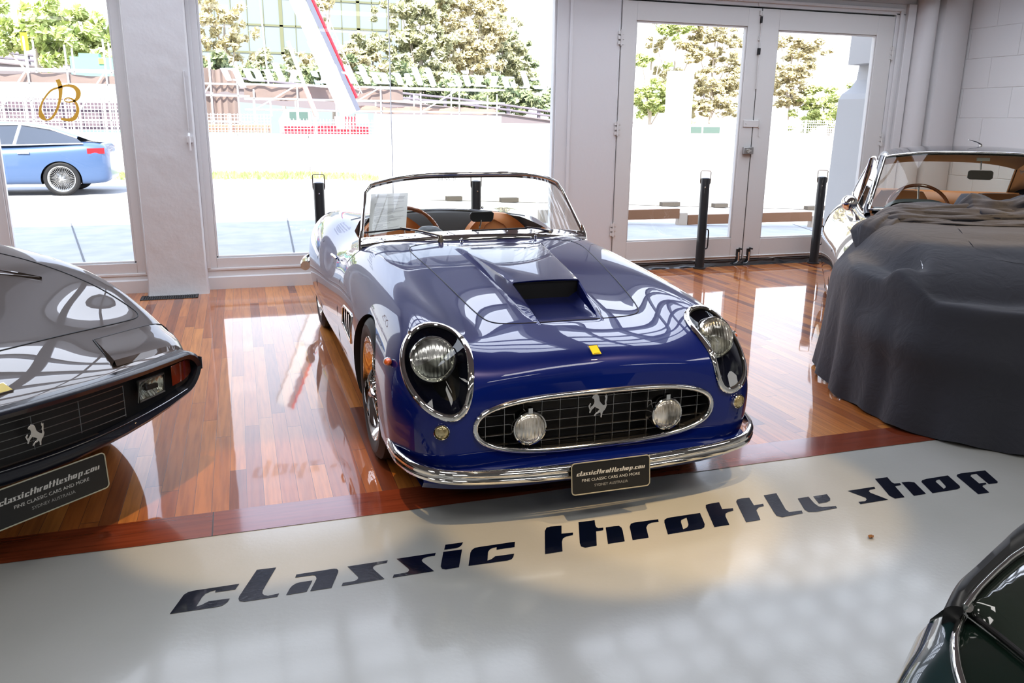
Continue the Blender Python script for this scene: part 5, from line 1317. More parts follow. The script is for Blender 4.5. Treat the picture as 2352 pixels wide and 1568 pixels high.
# grey lines of print
a = MB(); random.seed(12)
def pq(i, j): return bl.lerp(br, i).lerp(tl.lerp(tr, i), j) + nrm * .0016 + Vector((0, -.006 * math.sin(math.pi * i), 0))
for k in range(34):
    j = .95 - k * .026; x0 = .12 + random.choice((0, 0, .0, .05)); x1 = random.uniform(.35, .93)
    if k in (5, 6, 12, 20, 27): continue
    if k in (3, 4, 7): x0, x1 = .62, .9
    n_ = 6; a.grid([[pq(x0 + (x1 - x0) * i / n_, j), pq(x0 + (x1 - x0) * i / n_, j + .007)] for i in range(n_ + 1)])
a.build('printed_lines', mat('print_grey', (.42, .41, .44), .7), ps)

# ---- floor grate at the foot of the pier, dead leaf on the floor
a = MB(); a.box((-.83, 6.97, .0), (-.40, 6.978, .004)); a.box((-.83, 7.125, 0), (-.40, 7.14, .004)); a.box((-.83, 6.97, 0), (-.815, 7.14, .004)); a.box((-.415, 6.97, 0), (-.40, 7.14, .004))
for k in range(26):
    x = -.83 + .43 * k / 25; a.box((x - .0025, 6.975, .003), (x + .0025, 7.135, .004))
for k in range(7): a.box((-.825, 6.99 + k * .022, .002), (-.405, 6.994 + k * .022, .0035))
g_ = a.build('floor_grate', mat('iron_grate', (.06, .06, .06), .6, .5)); b = MB(); b.box((-.825, 6.975, .0005), (-.405, 7.135, .0015)); b.build('grate_pit', black_matt, g_)
tag(g_, 'dark iron floor grate at the foot of the white plaster pier', 'grate')
a = MB(); M = Matrix.Translation((2.035, 2.096, .002)) @ Matrix.Rotation(.5, 4, 'Z')
P = []
for i in range(7):
    x = -.014 + .028 * i / 6; w_ = .009 * math.sin(math.pi * i / 6) ** .7 + .0005; P.append([M @ Vector((x, -w_, .003 + .004 * (i % 2))), M @ Vector((x, 0, .001)), M @ Vector((x, w_, .005))])
a.grid(P); tag(a.build('dead_leaf', mat('dead_leaf_brown', (.28, .12, .03), .8)), 'tiny curled brown leaf lying on the cream floor', 'leaf')
# ================================================================ STREET AND BEYOND
def gz(x): return -.03 if x < 2 else -.03 - .042 * (x - 2)
def ground(name, y0, y1, m, dz=0.0, x0=-30, x1=60, kind='structure'):
    a = MB(); xs_ = [x0] + list(range(-10, 61, 5)); xs_ = sorted(set(x for x in xs_ if x0 <= x <= x1) | {x0, 2, x1})
    a.grid([[(x, y0, gz(x) + dz), (x, y1, gz(x) + dz)] for x in xs_]); o = a.build(name, m, fix=False, smooth=None); o['kind'] = kind; return o
pave = mat('footpath_concrete', (.46, .46, .45), .8); vary(pave, (.41, .41, .41), (.50, .49, .47), 3)
asph = mat('pale_road', (.42, .41, .40), .85); vary(asph, (.36, .355, .35), (.45, .44, .43), 1.5)
ground('footpath', 7.55, 12.9, pave)
ground('road', 12.9, 27.5, asph, -.06)
ground('far_ground', 27.5, 140, mat('site_ground', (.40, .36, .30), .9), -.06, -60, 120)
k = MB(); k.grid([[(x, 12.8, gz(x) + .002), (x, 12.95, gz(x) + .002), (x, 12.97, gz(x) - .07)] for x in range(-30, 61, 5)]); o = k.build('kerb', mat('kerb_stone', (.5, .49, .47), .7), smooth=None); o['kind'] = 'structure'
j = MB()
for (x0, y0, x1, y1) in ((-1.25, 7.6, -2.3, 12.8), (.45, 7.6, .62, 12.8), (4.2, 7.6, 5.2, 12.8), (7.8, 7.6, 9.6, 12.8)):
    d = Vector((x1 - x0, y1 - y0, 0)).normalized(); n_ = Vector((-d.y, d.x, 0)) * .010
    za, zb = gz(x0) + .003, gz(x1) + .003
    j.add([(x0 - n_.x, y0 - n_.y, za), (x0 + n_.x, y0 + n_.y, za), (x1 + n_.x, y1 + n_.y, zb), (x1 - n_.x, y1 - n_.y, zb)], [(0, 1, 2, 3)])
o = j.build('footpath_joints', mat('joint_dark', (.16, .16, .16), .9), smooth=None); o['kind'] = 'structure'
# outer face of the building: parapet that throws the footpath into shade, and the stepped pier outside the door
w = MB(); w.box((-14, WY + .24, 3.3), (14, WY + .5, 5.95)); struct(w, 'wall_parapet', mat('render_exterior', (.6, .58, .55), .7))
pp = MB(); yy0, yy1 = 7.62, 8.25
prof = [(9.0, gz(9)), (6.62, gz(9)), (6.66, 1.70), (6.70, 1.76), (6.80, 1.82), (6.88, 1.92), (6.90, 2.08), (6.74, 2.085), (6.76, 3.4), (9.0, 3.4)]
pp.prism([(x, z) for x, z in prof], .62, frame((0, yy1, 0), (1, 0, 0), (0, 0, 1), (0, -1, 0))); struct(pp, 'wall_outside_pier', mat('grey_render', (.42, .41, .40), .75), smooth=25)
# drain inlets in the far kerb and the low brown rail
dm = mat('drain_dark', (.07, .06, .05), .8)
for n_, (x0, x1, z) in enumerate(((3.97, 4.29, 0.0), (5.13, 5.51, -.06), (8.89, 9.33, -.26), (10.22, 10.57, -.31), (12.75, 13.3, -.39))):
    a = MB(); a.box((x0, 16.45, gz(x0) - .055), (x1, 16.6, gz(x0) + .03)); 
    o = a.build('drain_inlet', dm); tag(o, 'dark drain inlet slot in the sunlit far kerb', 'drain', 'drain inlets along the far kerb')
a = MB(); a.grid([[(x, 16.6, gz(x) - .05), (x, 16.6, gz(x) + .045), (x, 16.8, gz(x) + .045), (x, 16.8, gz(x) - .05)] for x in range(1, 31, 3)]); o = a.build('traffic_island_kerb', MATS['kerb_stone'], smooth=None); o['kind'] = 'structure'
railm = mat('brown_guard_rail', (.22, .10, .045), .6)
rt = thing('guard_rail', (4.7, 12.3, gz(7)), 'low brown timber guard rail along the kerb outside the doors', 'guard rail')
for n_, (x0, x1) in enumerate(((-.1, 2.25), (2.42, 4.9), (5.1, 8.0))):
    a = MB(); a.box((x0, -.05, .06 - .042 * (x0 + x1 - 4.6) / 2), (x1, .02, .22 - .042 * (x0 + x1 - 4.6) / 2)); a.build('rail_beam', railm, rt)
for x in (-.15, 2.33, 5.0, 7.9):
    a = MB(); a.box((x - .08, -.04, -.15 - .042 * (x - 2.3)), (x + .08, .08, .20 - .042 * (x - 2.3))); a.build('rail_post', mat('rail_post_grey', (.5, .42, .34), .7), rt)
# grass verge
gr = MB(); random.seed(3)
for i in range(2600):
    x = random.uniform(-9, 3.6); y = random.uniform(22.6, 25.0) - .10 * (x + 4); s_ = random.uniform(.05, .13)
    gr.add([(x - s_ * .3, y, gz(x) - .06), (x + s_ * .3, y, gz(x) - .06), (x + random.uniform(-.05, .05), y + random.uniform(-.04, .04), gz(x) - .06 + s_)], [(0, 1, 2)])
leafm = {}
def leaf_mat(name, c, c2):
    m = mat(name, c, .7); o_ = N(m, 'ShaderNodeObjectInfo'); g = N(m, 'ShaderNodeNewGeometry'); r = N(m, 'ShaderNodeValToRGB'); r.color_ramp.elements[0].color = (*c, 1); r.color_ramp.elements[1].color = (*c2, 1)
    L(m, g.outputs['Random Per Island'], r.inputs[0]); L(m, r.outputs[0], bsdf(m).inputs['Base Color']); return m
o = gr.build('grass_verge', leaf_mat('verge_grass', (.24, .34, .10), (.40, .48, .20)), smooth=None, fix=False); tag(o, 'strip of yellow-green grass on the verge across the road', 'grass', kind='stuff')

# ---- passing blue saloon
sc2 = thing('saloon_car', (-2.45, 18.95, gz(0) - .06), 'light blue modern saloon driving past outside the left window', 'car', R(90))
sblue = mat('street_car_blue', (.075, .135, .27), .35, .2, .6)
def srow(v, zt, w, zb=.22): return (v, [(0, zt), (.3, zt), (w * .7, zt - .01), (w * .9, zt - .05), (w * .985, zt - .18), (w, (zt + zb) * .5), (w * .985, zb + .1), (w * .9, zb), (0, zb)])
SRW = [srow(0, .80, .62, .35), srow(.04, .92, .74, .28), srow(.12, 1.0, .82, .24), srow(.4, 1.03, .87), srow(.9, 1.0, .90), srow(1.6, .96, .91), srow(2.6, .93, .91), srow(3.4, .90, .90), srow(4.1, .80, .86), srow(4.5, .66, .74, .25), srow(4.62, .52, .6, .3)]
G = loft_body(SRW, 6, 6, 1.5, 1.2); ob = body_mesh(G).build('body', [sblue, black_matt], sc2); weld(ob)
cut(ob, [cyl_cutter((s * .6, v_, .30), (s * 1.1, v_, .30), .36) for s in (-1, 1) for v_ in (.86, 3.56)], 40)
for v_ in (.86, 3.56):
    for s in (-1, 1): make_wheel(sc2, (s * .80, v_, .325), s, r=.325, rim_r=.235, spokes=True)
def ghouse(inset, dz, v0, v1, zz):
    P = []
    for v_, z_, w_ in zz: P.append([(w_ * q - inset * q, v_, z_ + dz - (.0 if abs(q) < 1 else 0) - .05 * abs(q) ** 6) for q in [i / 6 for i in range(-6, 7)]])
    return P
roofp = [(.55, 1.13, .60), (1.0, 1.30, .60), (1.5, 1.385, .60), (2.1, 1.40, .60), (2.6, 1.36, .60), (2.75, 1.33, .59)]
a = MB(); a.grid(ghouse(0, 0, 0, 0, roofp)); a.build('roof', sblue, sc2, smooth=60)
for s in (-1, 1):
    a = MB(); belt = [(.42, .99, .80), (.9, .98, .83), (1.6, .96, .84), (2.6, .95, .84), (3.3, .93, .80)]; P = []
    rfx = [(.55, 1.08), (1.0, 1.25), (1.5, 1.335), (2.6, 1.31), (2.85, 1.25)]
    for (v_, z_, w_), (v2, z2) in zip(belt, rfx): P.append([(s * w_, v_, z_), (s * (w_ * .5 + .31), (v_ + v2) / 2, (z_ + z2) / 2), (s * .60, v2, z2)])
    a.grid(P); a.build('side_windows', mat('street_car_glass', (.05, .06, .08), .08, 0, .6), sc2, smooth=60)
    a = MB(); a.tube([Vector(p[0]) + Vector((s * .01, 0, 0)) for p in P], .012, 6); a.tube([Vector(p[2]) + Vector((s * .01, 0, .01)) for p in P], .018, 6); a.tube([P[2][0], P[2][1], P[2][2]], .03, 6); a.build('window_surround', mat('pale_trim', (.6, .6, .62), .3), sc2)
    a = MB(); a.grid([[(s * (.80 + .06 * k), .06 + .30 * k * 1.0, z) for z in (.80, .86, .90 + .01 * (1 - k))] for k in (0, .3, .6, 1)]); a.build('tail_lamp', mat('tail_red', (.75, .02, .03), .2, 0, .5), sc2)
    a = MB(); a.box((s * .895 - .02, 1.35, .80), (s * .895 + .02, 1.55, .83)); a.box((s * .895 - .02, 2.35, .80), (s * .895 + .02, 2.55, .83)); a.build('door_handles', chrome, sc2)
a = MB(); a.grid([[(w_ * q, v_, z_) for q in (-1, -.5, 0, .5, 1)] for v_, z_, w_ in ((.14, 1.02, .62), (.35, 1.06, .62), (.56, 1.14, .60))]); a.build('rear_screen', mat('pale_rear_glass', (.22, .27, .36), .1, 0, .5), sc2)

# ---- construction site
white_st = mat('white_steel', (.78, .78, .80), .5); galv = mat('galvanised_tube', (.62, .60, .66), .4, .2); brown_net = mat('brown_shade_netting', (.24, .185, .165), .9)
ht = MB()
xs_ = list(range(-12, 24, 2))
for x in xs_:
    t_ = .99 if x < 4 else 1.58 if x < 8 else 1.36 if x < 14 else .95
    ht.box((x + .01, 25.7, gz(x) - .3), (x + 1.99, 25.76, t_))
tag(ht.build('site_hoarding', mat('hoarding_white', (.80, .79, .77), .6), smooth=None), 'long white hoarding panels across the road in full sun', 'hoarding')
def scaffold(name, x0, x1, y, z0, z1, step, label, nets=(), lifts=(1.9, 2.5, 3.1)):
    t = thing(name, (x0, y, z0), label, 'scaffold'); a = MB(); n = int((x1 - x0) / step)
    for i in range(n + 1):
        for d in (0, 1.2):
            a.tube([(i * step, d, 0), (i * step, d, z1 - z0 + (.35 if i % 2 else .15))], .028, 6)
    for z in lifts:
        for d in (0, 1.2): a.tube([(-.3, d, z - z0), (x1 - x0 + .3, d, z - z0)], .028, 6)
    for i in range(0, n, 2): a.tube([(i * step, -.03, lifts[0] - z0), ((i + 1) * step, -.03, lifts[-1] - z0)], .024, 6)
    a.build('tubes', white_st, t, smooth=60)
    for (nx0, nx1, nz0, nz1, m_) in nets:
        b = MB(); nn_ = 24
        b.grid([[(nx0 - x0 + (nx1 - nx0) * i / nn_, .10 + .05 * math.sin(i * 1.9) + .03 * nz(i * .7, jj), nz0 - z0 + (nz1 - nz0) * jj / 6 + .03 * math.sin(i * .8) * (jj % 6 == 0)) for jj in range(7)] for i in range(nn_ + 1)]); b.build('netting', m_, t)
    return t
scaffold('scaffold', -11, -3.1, 28.5, 0, 3.3, 1.05, 'white tube scaffold with netting behind the left shop window', [(-11, -3.1, 2.35, 2.62, brown_net), (-11, -3.1, 1.9, 2.32, mat('white_sheet', (.8, .8, .8), .7))], (1.3, 1.85, 2.34, 2.75))
scaffold('scaffold', -1.5, .15, 28.5, 0, 3.0, .8, 'narrow scaffold bay hung with brown netting, left end of the big window', [(-1.5, .15, 2.2, 2.9, brown_net), (-1.5, .1, 1.2, 2.1, brown_net)], (1.3, 2.1, 2.45))
t = scaffold('scaffold', .6, 9.0, 29.5, 0, 2.2, 1.4, 'low scaffold walkway with brown netting behind the crane', [(.3, 5.6, 2.02, 2.45, brown_net), (3.9, 9.0, 1.66, 1.86, mat('pink_netting', (.34, .24, .20), .9))], (1.7, 2.05, 2.5))
def mesh_fence(x0, x1, y, z0, z1, label):
    a = MB(); s_ = .095
    for i in range(int((x1 - x0) / s_) + 1): a.box((x0 + i * s_ - .009, y - .006, z0), (x0 + i * s_ + .009, y + .006, z1))
    for i in range(int((z1 - z0) / s_) + 1): a.box((x0, y - .006, z0 + i * s_ - .009), (x1, y + .006, z0 + i * s_ + .009))
    for i in range(int((x1 - x0) / 1.0) + 1): a.box((x0 + i * 1.0 - .02, y - .02, gz(x0) - .1), (x0 + i * 1.0 + .02, y + .02, z1))
    o = a.build('wire_fence', white_st, smooth=None); tag(o, label, 'fence'); return o
mesh_fence(-8.6, -3.2, 26.9, .95, 1.98, 'white wire mesh fence behind the gold letter on the left window')
mesh_fence(-1.2, 1.0, 26.9, .95, 1.55, 'white wire mesh fence left of the crane truck')
mesh_fence(1.2, 3.9, 25.5, .95, 1.42, 'white wire mesh fence in front of the crane truck')
a = MB(); a.box((-9, 29.9, 1.0), (-3.2, 30.0, 2.0)); tag(a.build('stacked_material', mat('dark_site_goods', (.16, .12, .15), .9), smooth=None), 'dark stored site material behind the left wire fence', 'building material')
a = MB(); a.box((-1.2, 27.2, 1.0), (1.0, 27.4, 1.25)); tag(a.build('stacked_material', mat('rusty_site_goods', (.45, .25, .18), .9), smooth=None), 'low rusty stack behind the wire fence left of the crane', 'building material')
# mobile crane
cr_ = thing('mobile_crane', (2.5, 26, gz(2) - .06), 'white and red mobile crane truck with its boom raised beyond the big window', 'crane')
B0 = -(gz(2) - .06)
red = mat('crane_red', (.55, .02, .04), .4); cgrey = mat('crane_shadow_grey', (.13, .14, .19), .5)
a = MB(); a.box((-1.2, 0, .98 + B0), (1.35, 1.6, 1.20 + B0)); a.box((-.15, -.02, .9 + B0), (.75, 0, 1.25 + B0)); a.build('chassis', red, cr_, smooth=None)
a = MB(); a.prism([(-1.2, 1.0), (-1.25, 1.35), (-1.05, 1.68), (-.40, 1.68), (-.35, 1.0)], 1.5, frame((0, 1.55, B0), (1, 0, 0), (0, 0, 1), (0, -1, 0))); c_ = a.build('cab', white_st, cr_, smooth=None)
a = MB(); a.box((-1.0, .03, 1.38 + B0), (-.80, .06, 1.62 + B0)); a.box((-.72, .03, 1.38 + B0), (-.46, .06, 1.62 + B0)); a.build('cab_window', mat('cab_glass_green', (.10, .16, .14), .2), c_, smooth=None)
a = MB(); a.box((.35, -.05, 1.15 + B0), (.95, .4, 1.50 + B0)); a.box((-.35, .0, 1.40 + B0), (-.15, .1, 1.58 + B0)); a.build('engine_housing', white_st, cr_, smooth=None)
a = MB(); a.box((.95, -.02, 1.30 + B0), (1.32, .2, 1.58 + B0)); a.build('rear_board', mat('board_brown', (.36, .28, .25), .6), cr_, smooth=None)
a = MB()
for k_ in range(4): a.box((.62 + k_ * .09, -.08, 1.10 + B0), (.66 + k_ * .09, -.06, 1.50 + B0), 0, Matrix.Translation((.0, 0, 0)) )
a.build('hazard_stripes', red, cr_, smooth=None)
bA, bB = Vector((.85, 0, 1.60 + B0)), Vector((-1.70, .3, 7.6 + B0)); bd_ = (bB - bA).normalized(); px_ = Vector((bd_.z, 0, -bd_.x)).normalized()
a = MB()
for (f0, f1, wd) in ((0, .36, .30), (.34, .68, .26), (.66, 1, .22)):
    p, q = bA.lerp(bB, f0), bA.lerp(bB, f1); a.add([p - px_ * wd, p + px_ * wd * .45, q + px_ * wd * .45, q - px_ * wd, *[v + Vector((0, .5, 0)) for v in (p - px_ * wd, p + px_ * wd * .45, q + px_ * wd * .45, q - px_ * wd)]], [(0, 1, 2, 3), (4, 7, 6, 5), (0, 4, 5, 1), (1, 5, 6, 2), (2, 6, 7, 3), (3, 7, 4, 0)])
bm2 = a.build('boom', white_st, cr_, smooth=None)
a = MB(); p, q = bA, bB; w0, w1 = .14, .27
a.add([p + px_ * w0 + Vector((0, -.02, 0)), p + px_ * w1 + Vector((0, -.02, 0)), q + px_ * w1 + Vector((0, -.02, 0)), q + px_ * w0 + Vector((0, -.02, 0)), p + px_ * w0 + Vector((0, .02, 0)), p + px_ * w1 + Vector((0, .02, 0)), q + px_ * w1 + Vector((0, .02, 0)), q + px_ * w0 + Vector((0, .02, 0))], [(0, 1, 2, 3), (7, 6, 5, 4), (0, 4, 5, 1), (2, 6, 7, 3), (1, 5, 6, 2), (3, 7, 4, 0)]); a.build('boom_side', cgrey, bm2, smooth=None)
a = MB(); a.tube([p + px_ * .32 + bd_ * .35, q + px_ * .32], .045, 6); a.build('boom_stripe', red, bm2)
a = MB()
for k_ in range(26):
    u_ = bA + bd_ * (.4 + k_ * .22) + px_ * .38; a.tube([u_, u_ + bd_ * .11 + px_ * .14, u_ + bd_ * .22], .012, 4)
a.tube([bA + bd_ * .4 + px_ * .52, bA + bd_ * 6.2 + px_ * .52], .012, 4); a.build('jib_lattice', white_st, bm2)
a = MB(); a.cyl((-.22, -.1, 1.50 + B0), (-.52, -.05, 2.35 + B0), .075, 12, 1); a.cyl((-.52, -.05, 2.35 + B0), (-.92, .1, 3.6 + B0), .055, 12, 0); a.build('lift_ram', [white_st, mat('ram_pink', (.85, .30, .27), .5)], cr_)
# light pole and small items
a = MB(); a.cyl((0, 0, 0), (-.22, 0, 5.4), .035, 8, 0, .025); o = a.build('lamp_post', white_st); o.location = (1.3, 34, 1.5); tag(o, 'slim pale lamp post between the trees, left part of the big window', 'lamp post')
a = MB(); a.box((-6.25, 30.0, 2.2), (-6.02, 30.03, 3.86)); a.build if False else None
yt = thing('yellow_sign', (-6.14, 30.6, gz(-6)), 'small yellow sign board on a pole above the left scaffold', 'sign'); a = MB(); a.box((-.02, 0, 0), (.02, .04, 3.6)); a.build('pole', galv, yt, smooth=None); a = MB(); a.box((-.11, -.03, 3.42), (.09, .0, 3.95)); a.build('board', mat('sign_yellow', (.95, .80, .02), .5), yt, smooth=None)
a = MB(); a.box((-5.9, 36.6, 0), (-3.6, 37.6, 3.62)); a.box((-5.6, 36.7, 3.62), (-4.9, 37.4, 3.76)); cg = a.build('site_shed', mat('green_shed', (.18, .42, .34), .6), smooth=None); tag(cg, 'green shed roof behind the scaffold, left window', 'shed'); a = MB(); a.box((-4.9, 36.55, 3.38), (-4.7, 36.6, 3.58)); a.build('door_light', mat('sign_yellow_dull', (.8, .6, .1), .5), cg, smooth=None)
# viaduct ramp descending to the right
vt = thing('viaduct', (0, 45, gz(0)), 'grey concrete road ramp with guard rails sloping down behind the site', 'road ramp'); a = MB()
top_ = [(-26, 5.2), (-10, 4.10), (0, 3.25), (4, 2.95), (8, 2.72), (11, 2.5), (14, 2.2), (17, 1.85), (22, 1.3)]
a.grid([[(x, 0, z - 1.0), (x, 0, z - .38), (x, -.1, z - .36), (x, -.1, z - .30), (x, 3, z - .30)] for x, z in top_]); a.build('ramp_wall', mat('ramp_concrete', (.20, .175, .19), .85), vt, smooth=None)
a = MB()
for dz in (.02, .26): a.tube([(x, -.1, z + dz - .12) for x, z in top_], .06, 6)
a.build('guard_rail', mat('ramp_rail', (.19, .17, .21), .6), vt)
for i in range(22):
    x = -18 + i * 1.8; zt_ = np.interp(x, [p[0] for p in top_], [p[1] for p in top_]); a = MB(); a.box((x - .08, -.05, zt_ - .32), (x + .08, .12, zt_ + .12)); a.build('rail_post', MATS['ramp_rail'], vt, smooth=None)
# vehicles parked / driving beyond the doors
for (x, y, z, w_, h_, lab, c) in ((22.6, 38, 1.0, 2.4, .9, 'small white van far beyond the left door glass', (.7, .7, .72)), (20.8, 37, .95, .55, .45, 'brown object on the white bank beyond the left door', (.5, .33, .2))):
    t = thing('distant_van' if w_ > 1 else 'site_bin', (x, y, z - .5), lab, 'van' if w_ > 1 else 'bin'); a = MB(); a.box((-w_ / 2, 0, 0), (w_ / 2, 1, h_)); bevel(a.build('body', mat('distant_%d' % int(x), c, .5), t, smooth=None), .08)
    if w_ > 1: a = MB(); a.box((-w_ * .3, -.02, h_ * .5), (-.1, 0, h_ * .85)); a.box((.0, -.02, h_ * .5), (w_ * .4, 0, h_ * .85)); a.build('windows', mat('cab_glass_green', (.1, .16, .14), .2), t, smooth=None)
bank = MB(); bank.grid([[(x, 36, gz(x) - .2), (x, 37.5, .72 + .05 * nz(x * .3, 1)), (x, 44, .78)] for x in range(17, 48, 3)]); o = bank.build('earth_bank', mat('red_earth', (.62, .40, .28), .9)); o['kind'] = 'structure'
# white wall block beyond the right door and pale trunk-like column
a = MB(); a.box((18.83, 27, -1.2), (19.6, 27.5, 2.0)); tag(a.build('gate_pillar', mat('hoarding_white', (.8, .79, .77), .6), smooth=None), 'white gate pillar beyond the right door glass', 'pillar')
a = MB(); a.box((18.0, 33, -1), (19.0, 33.6, 3.6)); tag(a.build('gate_pillar', mat('hoarding_white', (.8, .79, .77), .6), smooth=None), 'white rectangular column beyond the left door glass', 'pillar')
mesh_fence(20.2, 22.6, 28.0, .9, 1.6, 'white mesh gate beside the hedge beyond the right door')
# glass office block and flats
og = thing('office_block', (6, 80, 0), 'pale blue glass office block behind the gum trees', 'building'); a = MB(); a.box((-9, 0, 0), (9.2, 12, 16)); a.build('walls', mat('office_pale_glass', (.21, .25, .265), .5), og, smooth=None)
jm = mat('office_joint', (.16, .17, .10), .8)
a = MB()
for i in range(14): a.box((-8.6 + i * 1.36, -.06, 6.9), (-8.6 + i * 1.36 + (.30 if i in (5, 10) else .06), 0, 16))
for z in (7.0, 9.3, 11.6, 14): a.box((-9, -.06, z), (9.2, 0, z + .16))
a.build('facade_joints', jm, og, smooth=None)
ft = thing('apartment_tower', (66.5, 110, 0), 'distant pinkish apartment tower behind the trees, left door', 'building'); a = MB(); a.box((-2.4, 0, 0), (2.6, 6, 17.5)); a.build('walls', mat('tower_pink', (.75, .62, .6), .8), ft, smooth=None)
for i in range(8):
    for k_ in range(3):
        a = MB(); a.box((-1.8 + k_ * 1.5, -.05, 3.5 + i * 1.7), (-1.1 + k_ * 1.5, 0, 4.5 + i * 1.7)); a.build('window', mat('tower_window', (.35, .4, .55), .3), ft, smooth=None)
lf = thing('low_block', (87.5, 110, 0), 'low pale block with red band behind the hedge, right door', 'building'); a = MB(); a.box((-4, 0, 0), (5, 6, 8.6)); a.build('walls', mat('tower_pale', (.75, .72, .72), .8), lf, smooth=None)
for k_ in range(5): a = MB(); a.box((-3 + k_ * 1.4, -.05, 6.6), (-2.2 + k_ * 1.4, 0, 7.6)); a.build('window', MATS['tower_window'], lf, smooth=None)

# ---- trees
LM = {'lime': leaf_mat('lime_leaves', (.42, .52, .16), (.70, .74, .34)), 'gum': leaf_mat('gum_leaves', (.32, .34, .18), (.66, .64, .40)), 'deep': leaf_mat('deep_leaves', (.14, .20, .11), (.44, .48, .24)), 'gold': leaf_mat('golden_gum_leaves', (.50, .45, .26), (.80, .72, .45))}
bark = mat('pale_gum_bark', (.55, .48, .42), .9)
def tree(x, y, z0, blobs, kind, label, seed, n=2600, s_=.22, cat='tree', group=None, trunk=True):
    """blobs: (dx, z, radius x, radius z) leaf clusters relative to the trunk"""
    k0 = 1.55 if x > 25 else 1.2
    blobs = [(b_[0] * (k0 if x > 25 else 1.08), b_[1], b_[2] * k0, b_[3] * (1.25 if x > 25 else 1.12)) for b_ in blobs]
    if x > 25: n = int(n * 1.5)
    t = thing('tree', (x, y, z0), label, cat, group=group); rnd = random.Random(seed); a = MB(); tot = sum(b[2] * b[3] for b in blobs)
    vs = []; fs = []
    for bx, bz, rx, rz in blobs:
        sub = [(rnd.gauss(0, .48) * rx, rnd.gauss(0, .45) * rx * .7, rnd.gauss(0, .45) * rz, rnd.uniform(.18, .42)) for _ in range(max(10, int(rx * rz * 13)))]
        for _ in range(int(2.4 * n * (rx * rz) / tot)):
            c = rnd.choice(sub); q = c[3]
            p = Vector((bx + c[0] + rnd.gauss(0, .42) * q * max(.6, rx * .55), c[1] + rnd.gauss(0, .5) * q, bz - z0 + c[2] + rnd.gauss(0, .42) * q * max(.6, rz * .5)))
            d1 = Vector((rnd.gauss(0, 1), rnd.gauss(0, 1), rnd.gauss(0, 1))).normalized(); d2 = d1.orthogonal().normalized()
            w_ = s_ * rnd.uniform(.6, 1.4); k_ = len(vs); vs += [p - d1 * w_, p - d2 * w_ * .5, p + d1 * w_, p + d2 * w_ * .5]; fs.append((k_, k_ + 1, k_ + 2, k_ + 3))
    a.add(vs, fs); a.build('foliage', LM[kind], t, smooth=None, fix=False)
    if trunk:
        b = MB(); top = max(bl[1] for bl in blobs) - z0
        b.tube([(0, 0, 0), (.08, 0, top * .35), (-.06, 0, top * .7), (.05, 0, top)], [.16, .12, .08, .03], 8); b.build('trunk', bark, t)
        c_ = MB()
        for bx, bz, rx, rz in blobs:
            h0 = max(.3, (bz - z0) * rnd.uniform(.35, .6)); c_.tube([(0, 0, h0), (bx * .5, 0, h0 + (bz - z0 - h0) * .6), (bx, 0, bz - z0 + rz * .2)], [.07, .045, .02], 6)
        c_.build('branches', bark, t)
    return t
tree(-7.6, 40, 0, [(-1.3, 4.2, .9, .7), (0, 4.9, 1.3, .9), (.9, 4.3, 1.0, .7)], 'lime', 'bright lime green tree behind the yellow sign, left window', 1, 3600)
tree(-5.4, 41, 0, [(0, 4.5, 1.1, .7), (.9, 4.9, .9, .9), (-.6, 4.9, .8, .5)], 'lime', 'lime green tree beside the pier, left window', 2, 3400)
tree(-10.6, 38, 0, [(0, 4.6, 1.0, .8), (.4, 3.7, .8, .5)], 'deep', 'darker tree at the left edge of the left window', 3, 1500)
tree(-.3, 52, 0, [(-.7, 7.2, 1.0, 1.0), (-.6, 4.9, .9, 1.3), (.6, 5.9, 1.0, 1.2), (.2, 4.0, 1.3, .8)], 'gold', 'wispy golden gum tree with pale trunks, left end of the big window', 4, 3400, .16)
tree(2.6, 50, 0, [(-.8, 4.0, 1.1, .7), (.6, 4.1, 1.2, .8)], 'gum', 'low green bushy tree below the glass office, left of the crane boom', 5, 2600, .17)
tree(5.6, 52, 0, [(-1.0, 4.4, 1.0, .9), (.4, 5.0, 1.1, .9), (1.4, 4.6, 1.1, .9), (-.3, 8.4, .5, 1.2)], 'gold', 'yellow-green gum tree just right of the crane boom', 6, 3600, .16)
tree(8.2, 53, 0, [(0, 5.5, 1.3, 1.1), (-.8, 4.2, 1.2, .8), (1.2, 4.3, 1.3, .8)], 'gum', 'grey-green gum tree behind the vertical glass joint', 7, 4000, .17)
tree(11.4, 54, 0, [(-1.2, 7.9, 1.2, 1.1), (.5, 8.3, 1.4, .9), (-.6, 6.2, 1.5, 1.2), (.9, 6.0, 1.4, 1.2), (-.2, 4.2, 1.8, 1.0)], 'gum', 'tall olive gum tree in the middle of the big window', 8, 7000, .18)
tree(14.9, 55, 0, [(-.8, 8.4, 1.3, .8), (.9, 8.8, 1.3, .8), (-.9, 6.8, 1.5, 1.1), (1.0, 7.0, 1.5, 1.2), (0, 5.2, 1.9, 1.1), (0, 3.6, 2.0, .9)], 'gold', 'tall sunlit gum tree right of centre in the big window', 9, 8000, .18)
tree(17.8, 57, 0, [(-.6, 8.0, 1.2, .9), (.7, 6.4, 1.3, 1.0), (-.4, 5.0, 1.5, 1.1), (.9, 4.1, 1.4, 1.0), (.3, 2.9, 1.8, .8)], 'gum', 'broad gum tree toward the right end of the big window', 10, 7000, .18)
tree(20.0, 60, 0, [(-.3, 7.2, .7, .7), (.4, 5.6, .9, .9), (.5, 3.9, 1.3, .9), (-.2, 2.8, 1.6, .6)], 'deep', 'dark rounded conifer at the right end of the big window', 11, 4200, .18)
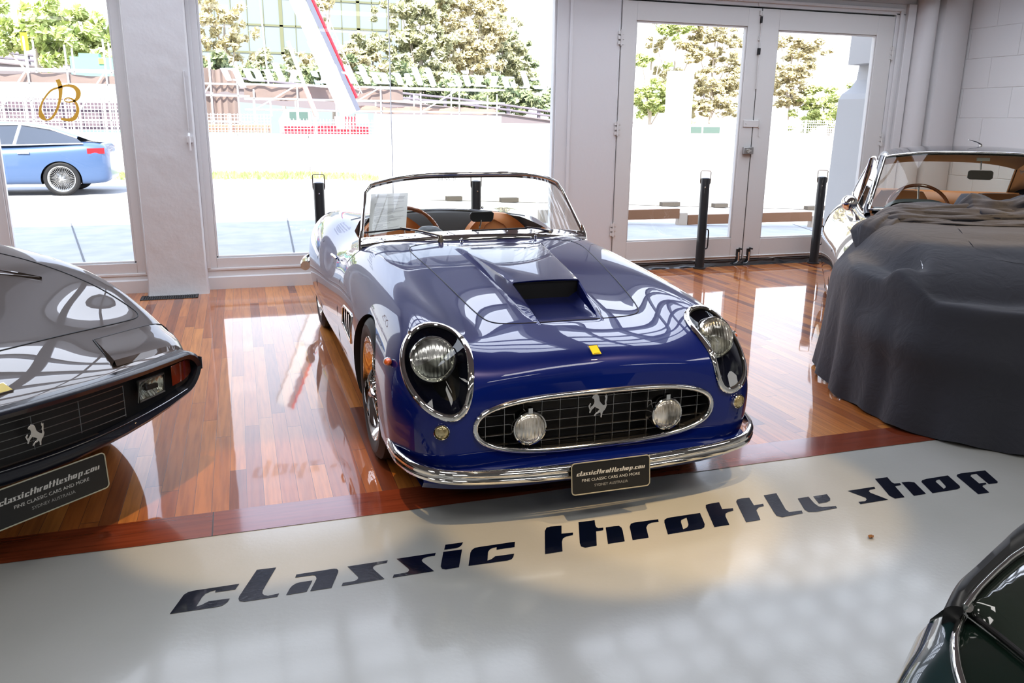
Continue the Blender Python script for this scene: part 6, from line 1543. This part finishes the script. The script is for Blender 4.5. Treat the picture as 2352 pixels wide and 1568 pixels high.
tree(30.8, 60, -1.0, [(0, 3.6, 1.4, 1.1), (.8, 2.7, 1.5, .8), (-.6, 6.0, .7, .7), (.9, 8.4, 1.2, .6)], 'lime', 'light green tree low at the left of the left door glass', 12, 3600, .17)
tree(33.9, 62, -1.0, [(0, 8.9, 1.4, .8), (-1.2, 7.5, .8, .5), (1.0, 7.0, .7, .6), (-.8, 5.2, .8, .5), (.8, 2.6, 1.2, .7)], 'gold', 'slender gum with thin trunk in the left door glass', 13, 3200, .15)
tree(37.4, 62, -1.0, [(.2, 8.6, 1.5, .9), (-1.0, 6.9, 1.1, .8), (1.2, 6.6, 1.4, 1.0), (-.9, 4.6, 1.5, 1.0), (.9, 4.3, 1.3, 1.1), (0, 2.8, 1.8, .8)], 'gold', 'large golden gum with thick pale trunk behind the left door', 14, 7000, .16)
tree(36.2, 50, -1.0, [(-.7, 6.8, 1.0, .7), (.6, 6.3, 1.2, .9), (-.2, 4.8, 1.4, .9), (.2, 3.3, 1.5, .8)], 'gold', 'golden gum tree at the left of the right door glass', 15, 5200, .14)
tree(39.0, 49, -1.0, [(-.6, 3.0, 1.3, .8), (.9, 2.9, 1.2, .7), (.1, 1.8, 1.7, .7)], 'lime', 'bright green bushy tree low in the right door glass', 16, 4200, .14)
tree(1.0, 47, 0, [(-1.6, 3.6, 1.6, .8), (1.0, 3.3, 1.7, .7), (3.4, 3.2, 1.6, .7)], 'deep', 'dark green shrubs low behind the crane, left half of the big window', 21, 4200, .2, 'shrub', None, False)
tree(8.0, 49, 0, [(-2.0, 3.3, 1.8, .8), (1.2, 3.4, 1.9, .9), (4.2, 3.3, 1.8, .9)], 'deep', 'dark green undergrowth below the gum trees, middle of the big window', 22, 5600, .2, 'shrub', None, False)
tree(15.8, 51, 0, [(-2.2, 2.8, 1.9, .9), (.6, 2.7, 2.0, 1.0), (3.2, 2.4, 1.6, .7)], 'deep', 'dark green undergrowth below the gum trees, right end of the big window', 23, 5200, .2, 'shrub', None, False)
# small reversed decals on the glass
pr_ = mat('grey_glass_print', (.40, .38, .36), .6)
def decal(txt, x, z, size, y, lab):
    o = text_mesh(txt, size, 'glass_decal', pr_, None, Matrix.Translation((x, y, z)) @ Matrix.Rotation(R(90), 4, 'X'), align='LEFT')
    return tag(o, lab, 'decal')
dd = MB(); dd.lathe([(.018, 0), (.021, 0)], frame((1.70, WY + .060, .955), (1, 0, 0), (0, 0, 1), (0, -1, 0)), 24); dd.build('glass_decal', pr_, decal('URANGE', 1.735, .940, .042, WY + .060, 'small grey installer print low on the large window glass'), smooth=None)
decal('1300 765 121', 1.675, .885, .036, WY + .060, 'small grey phone number printed low on the large window glass')
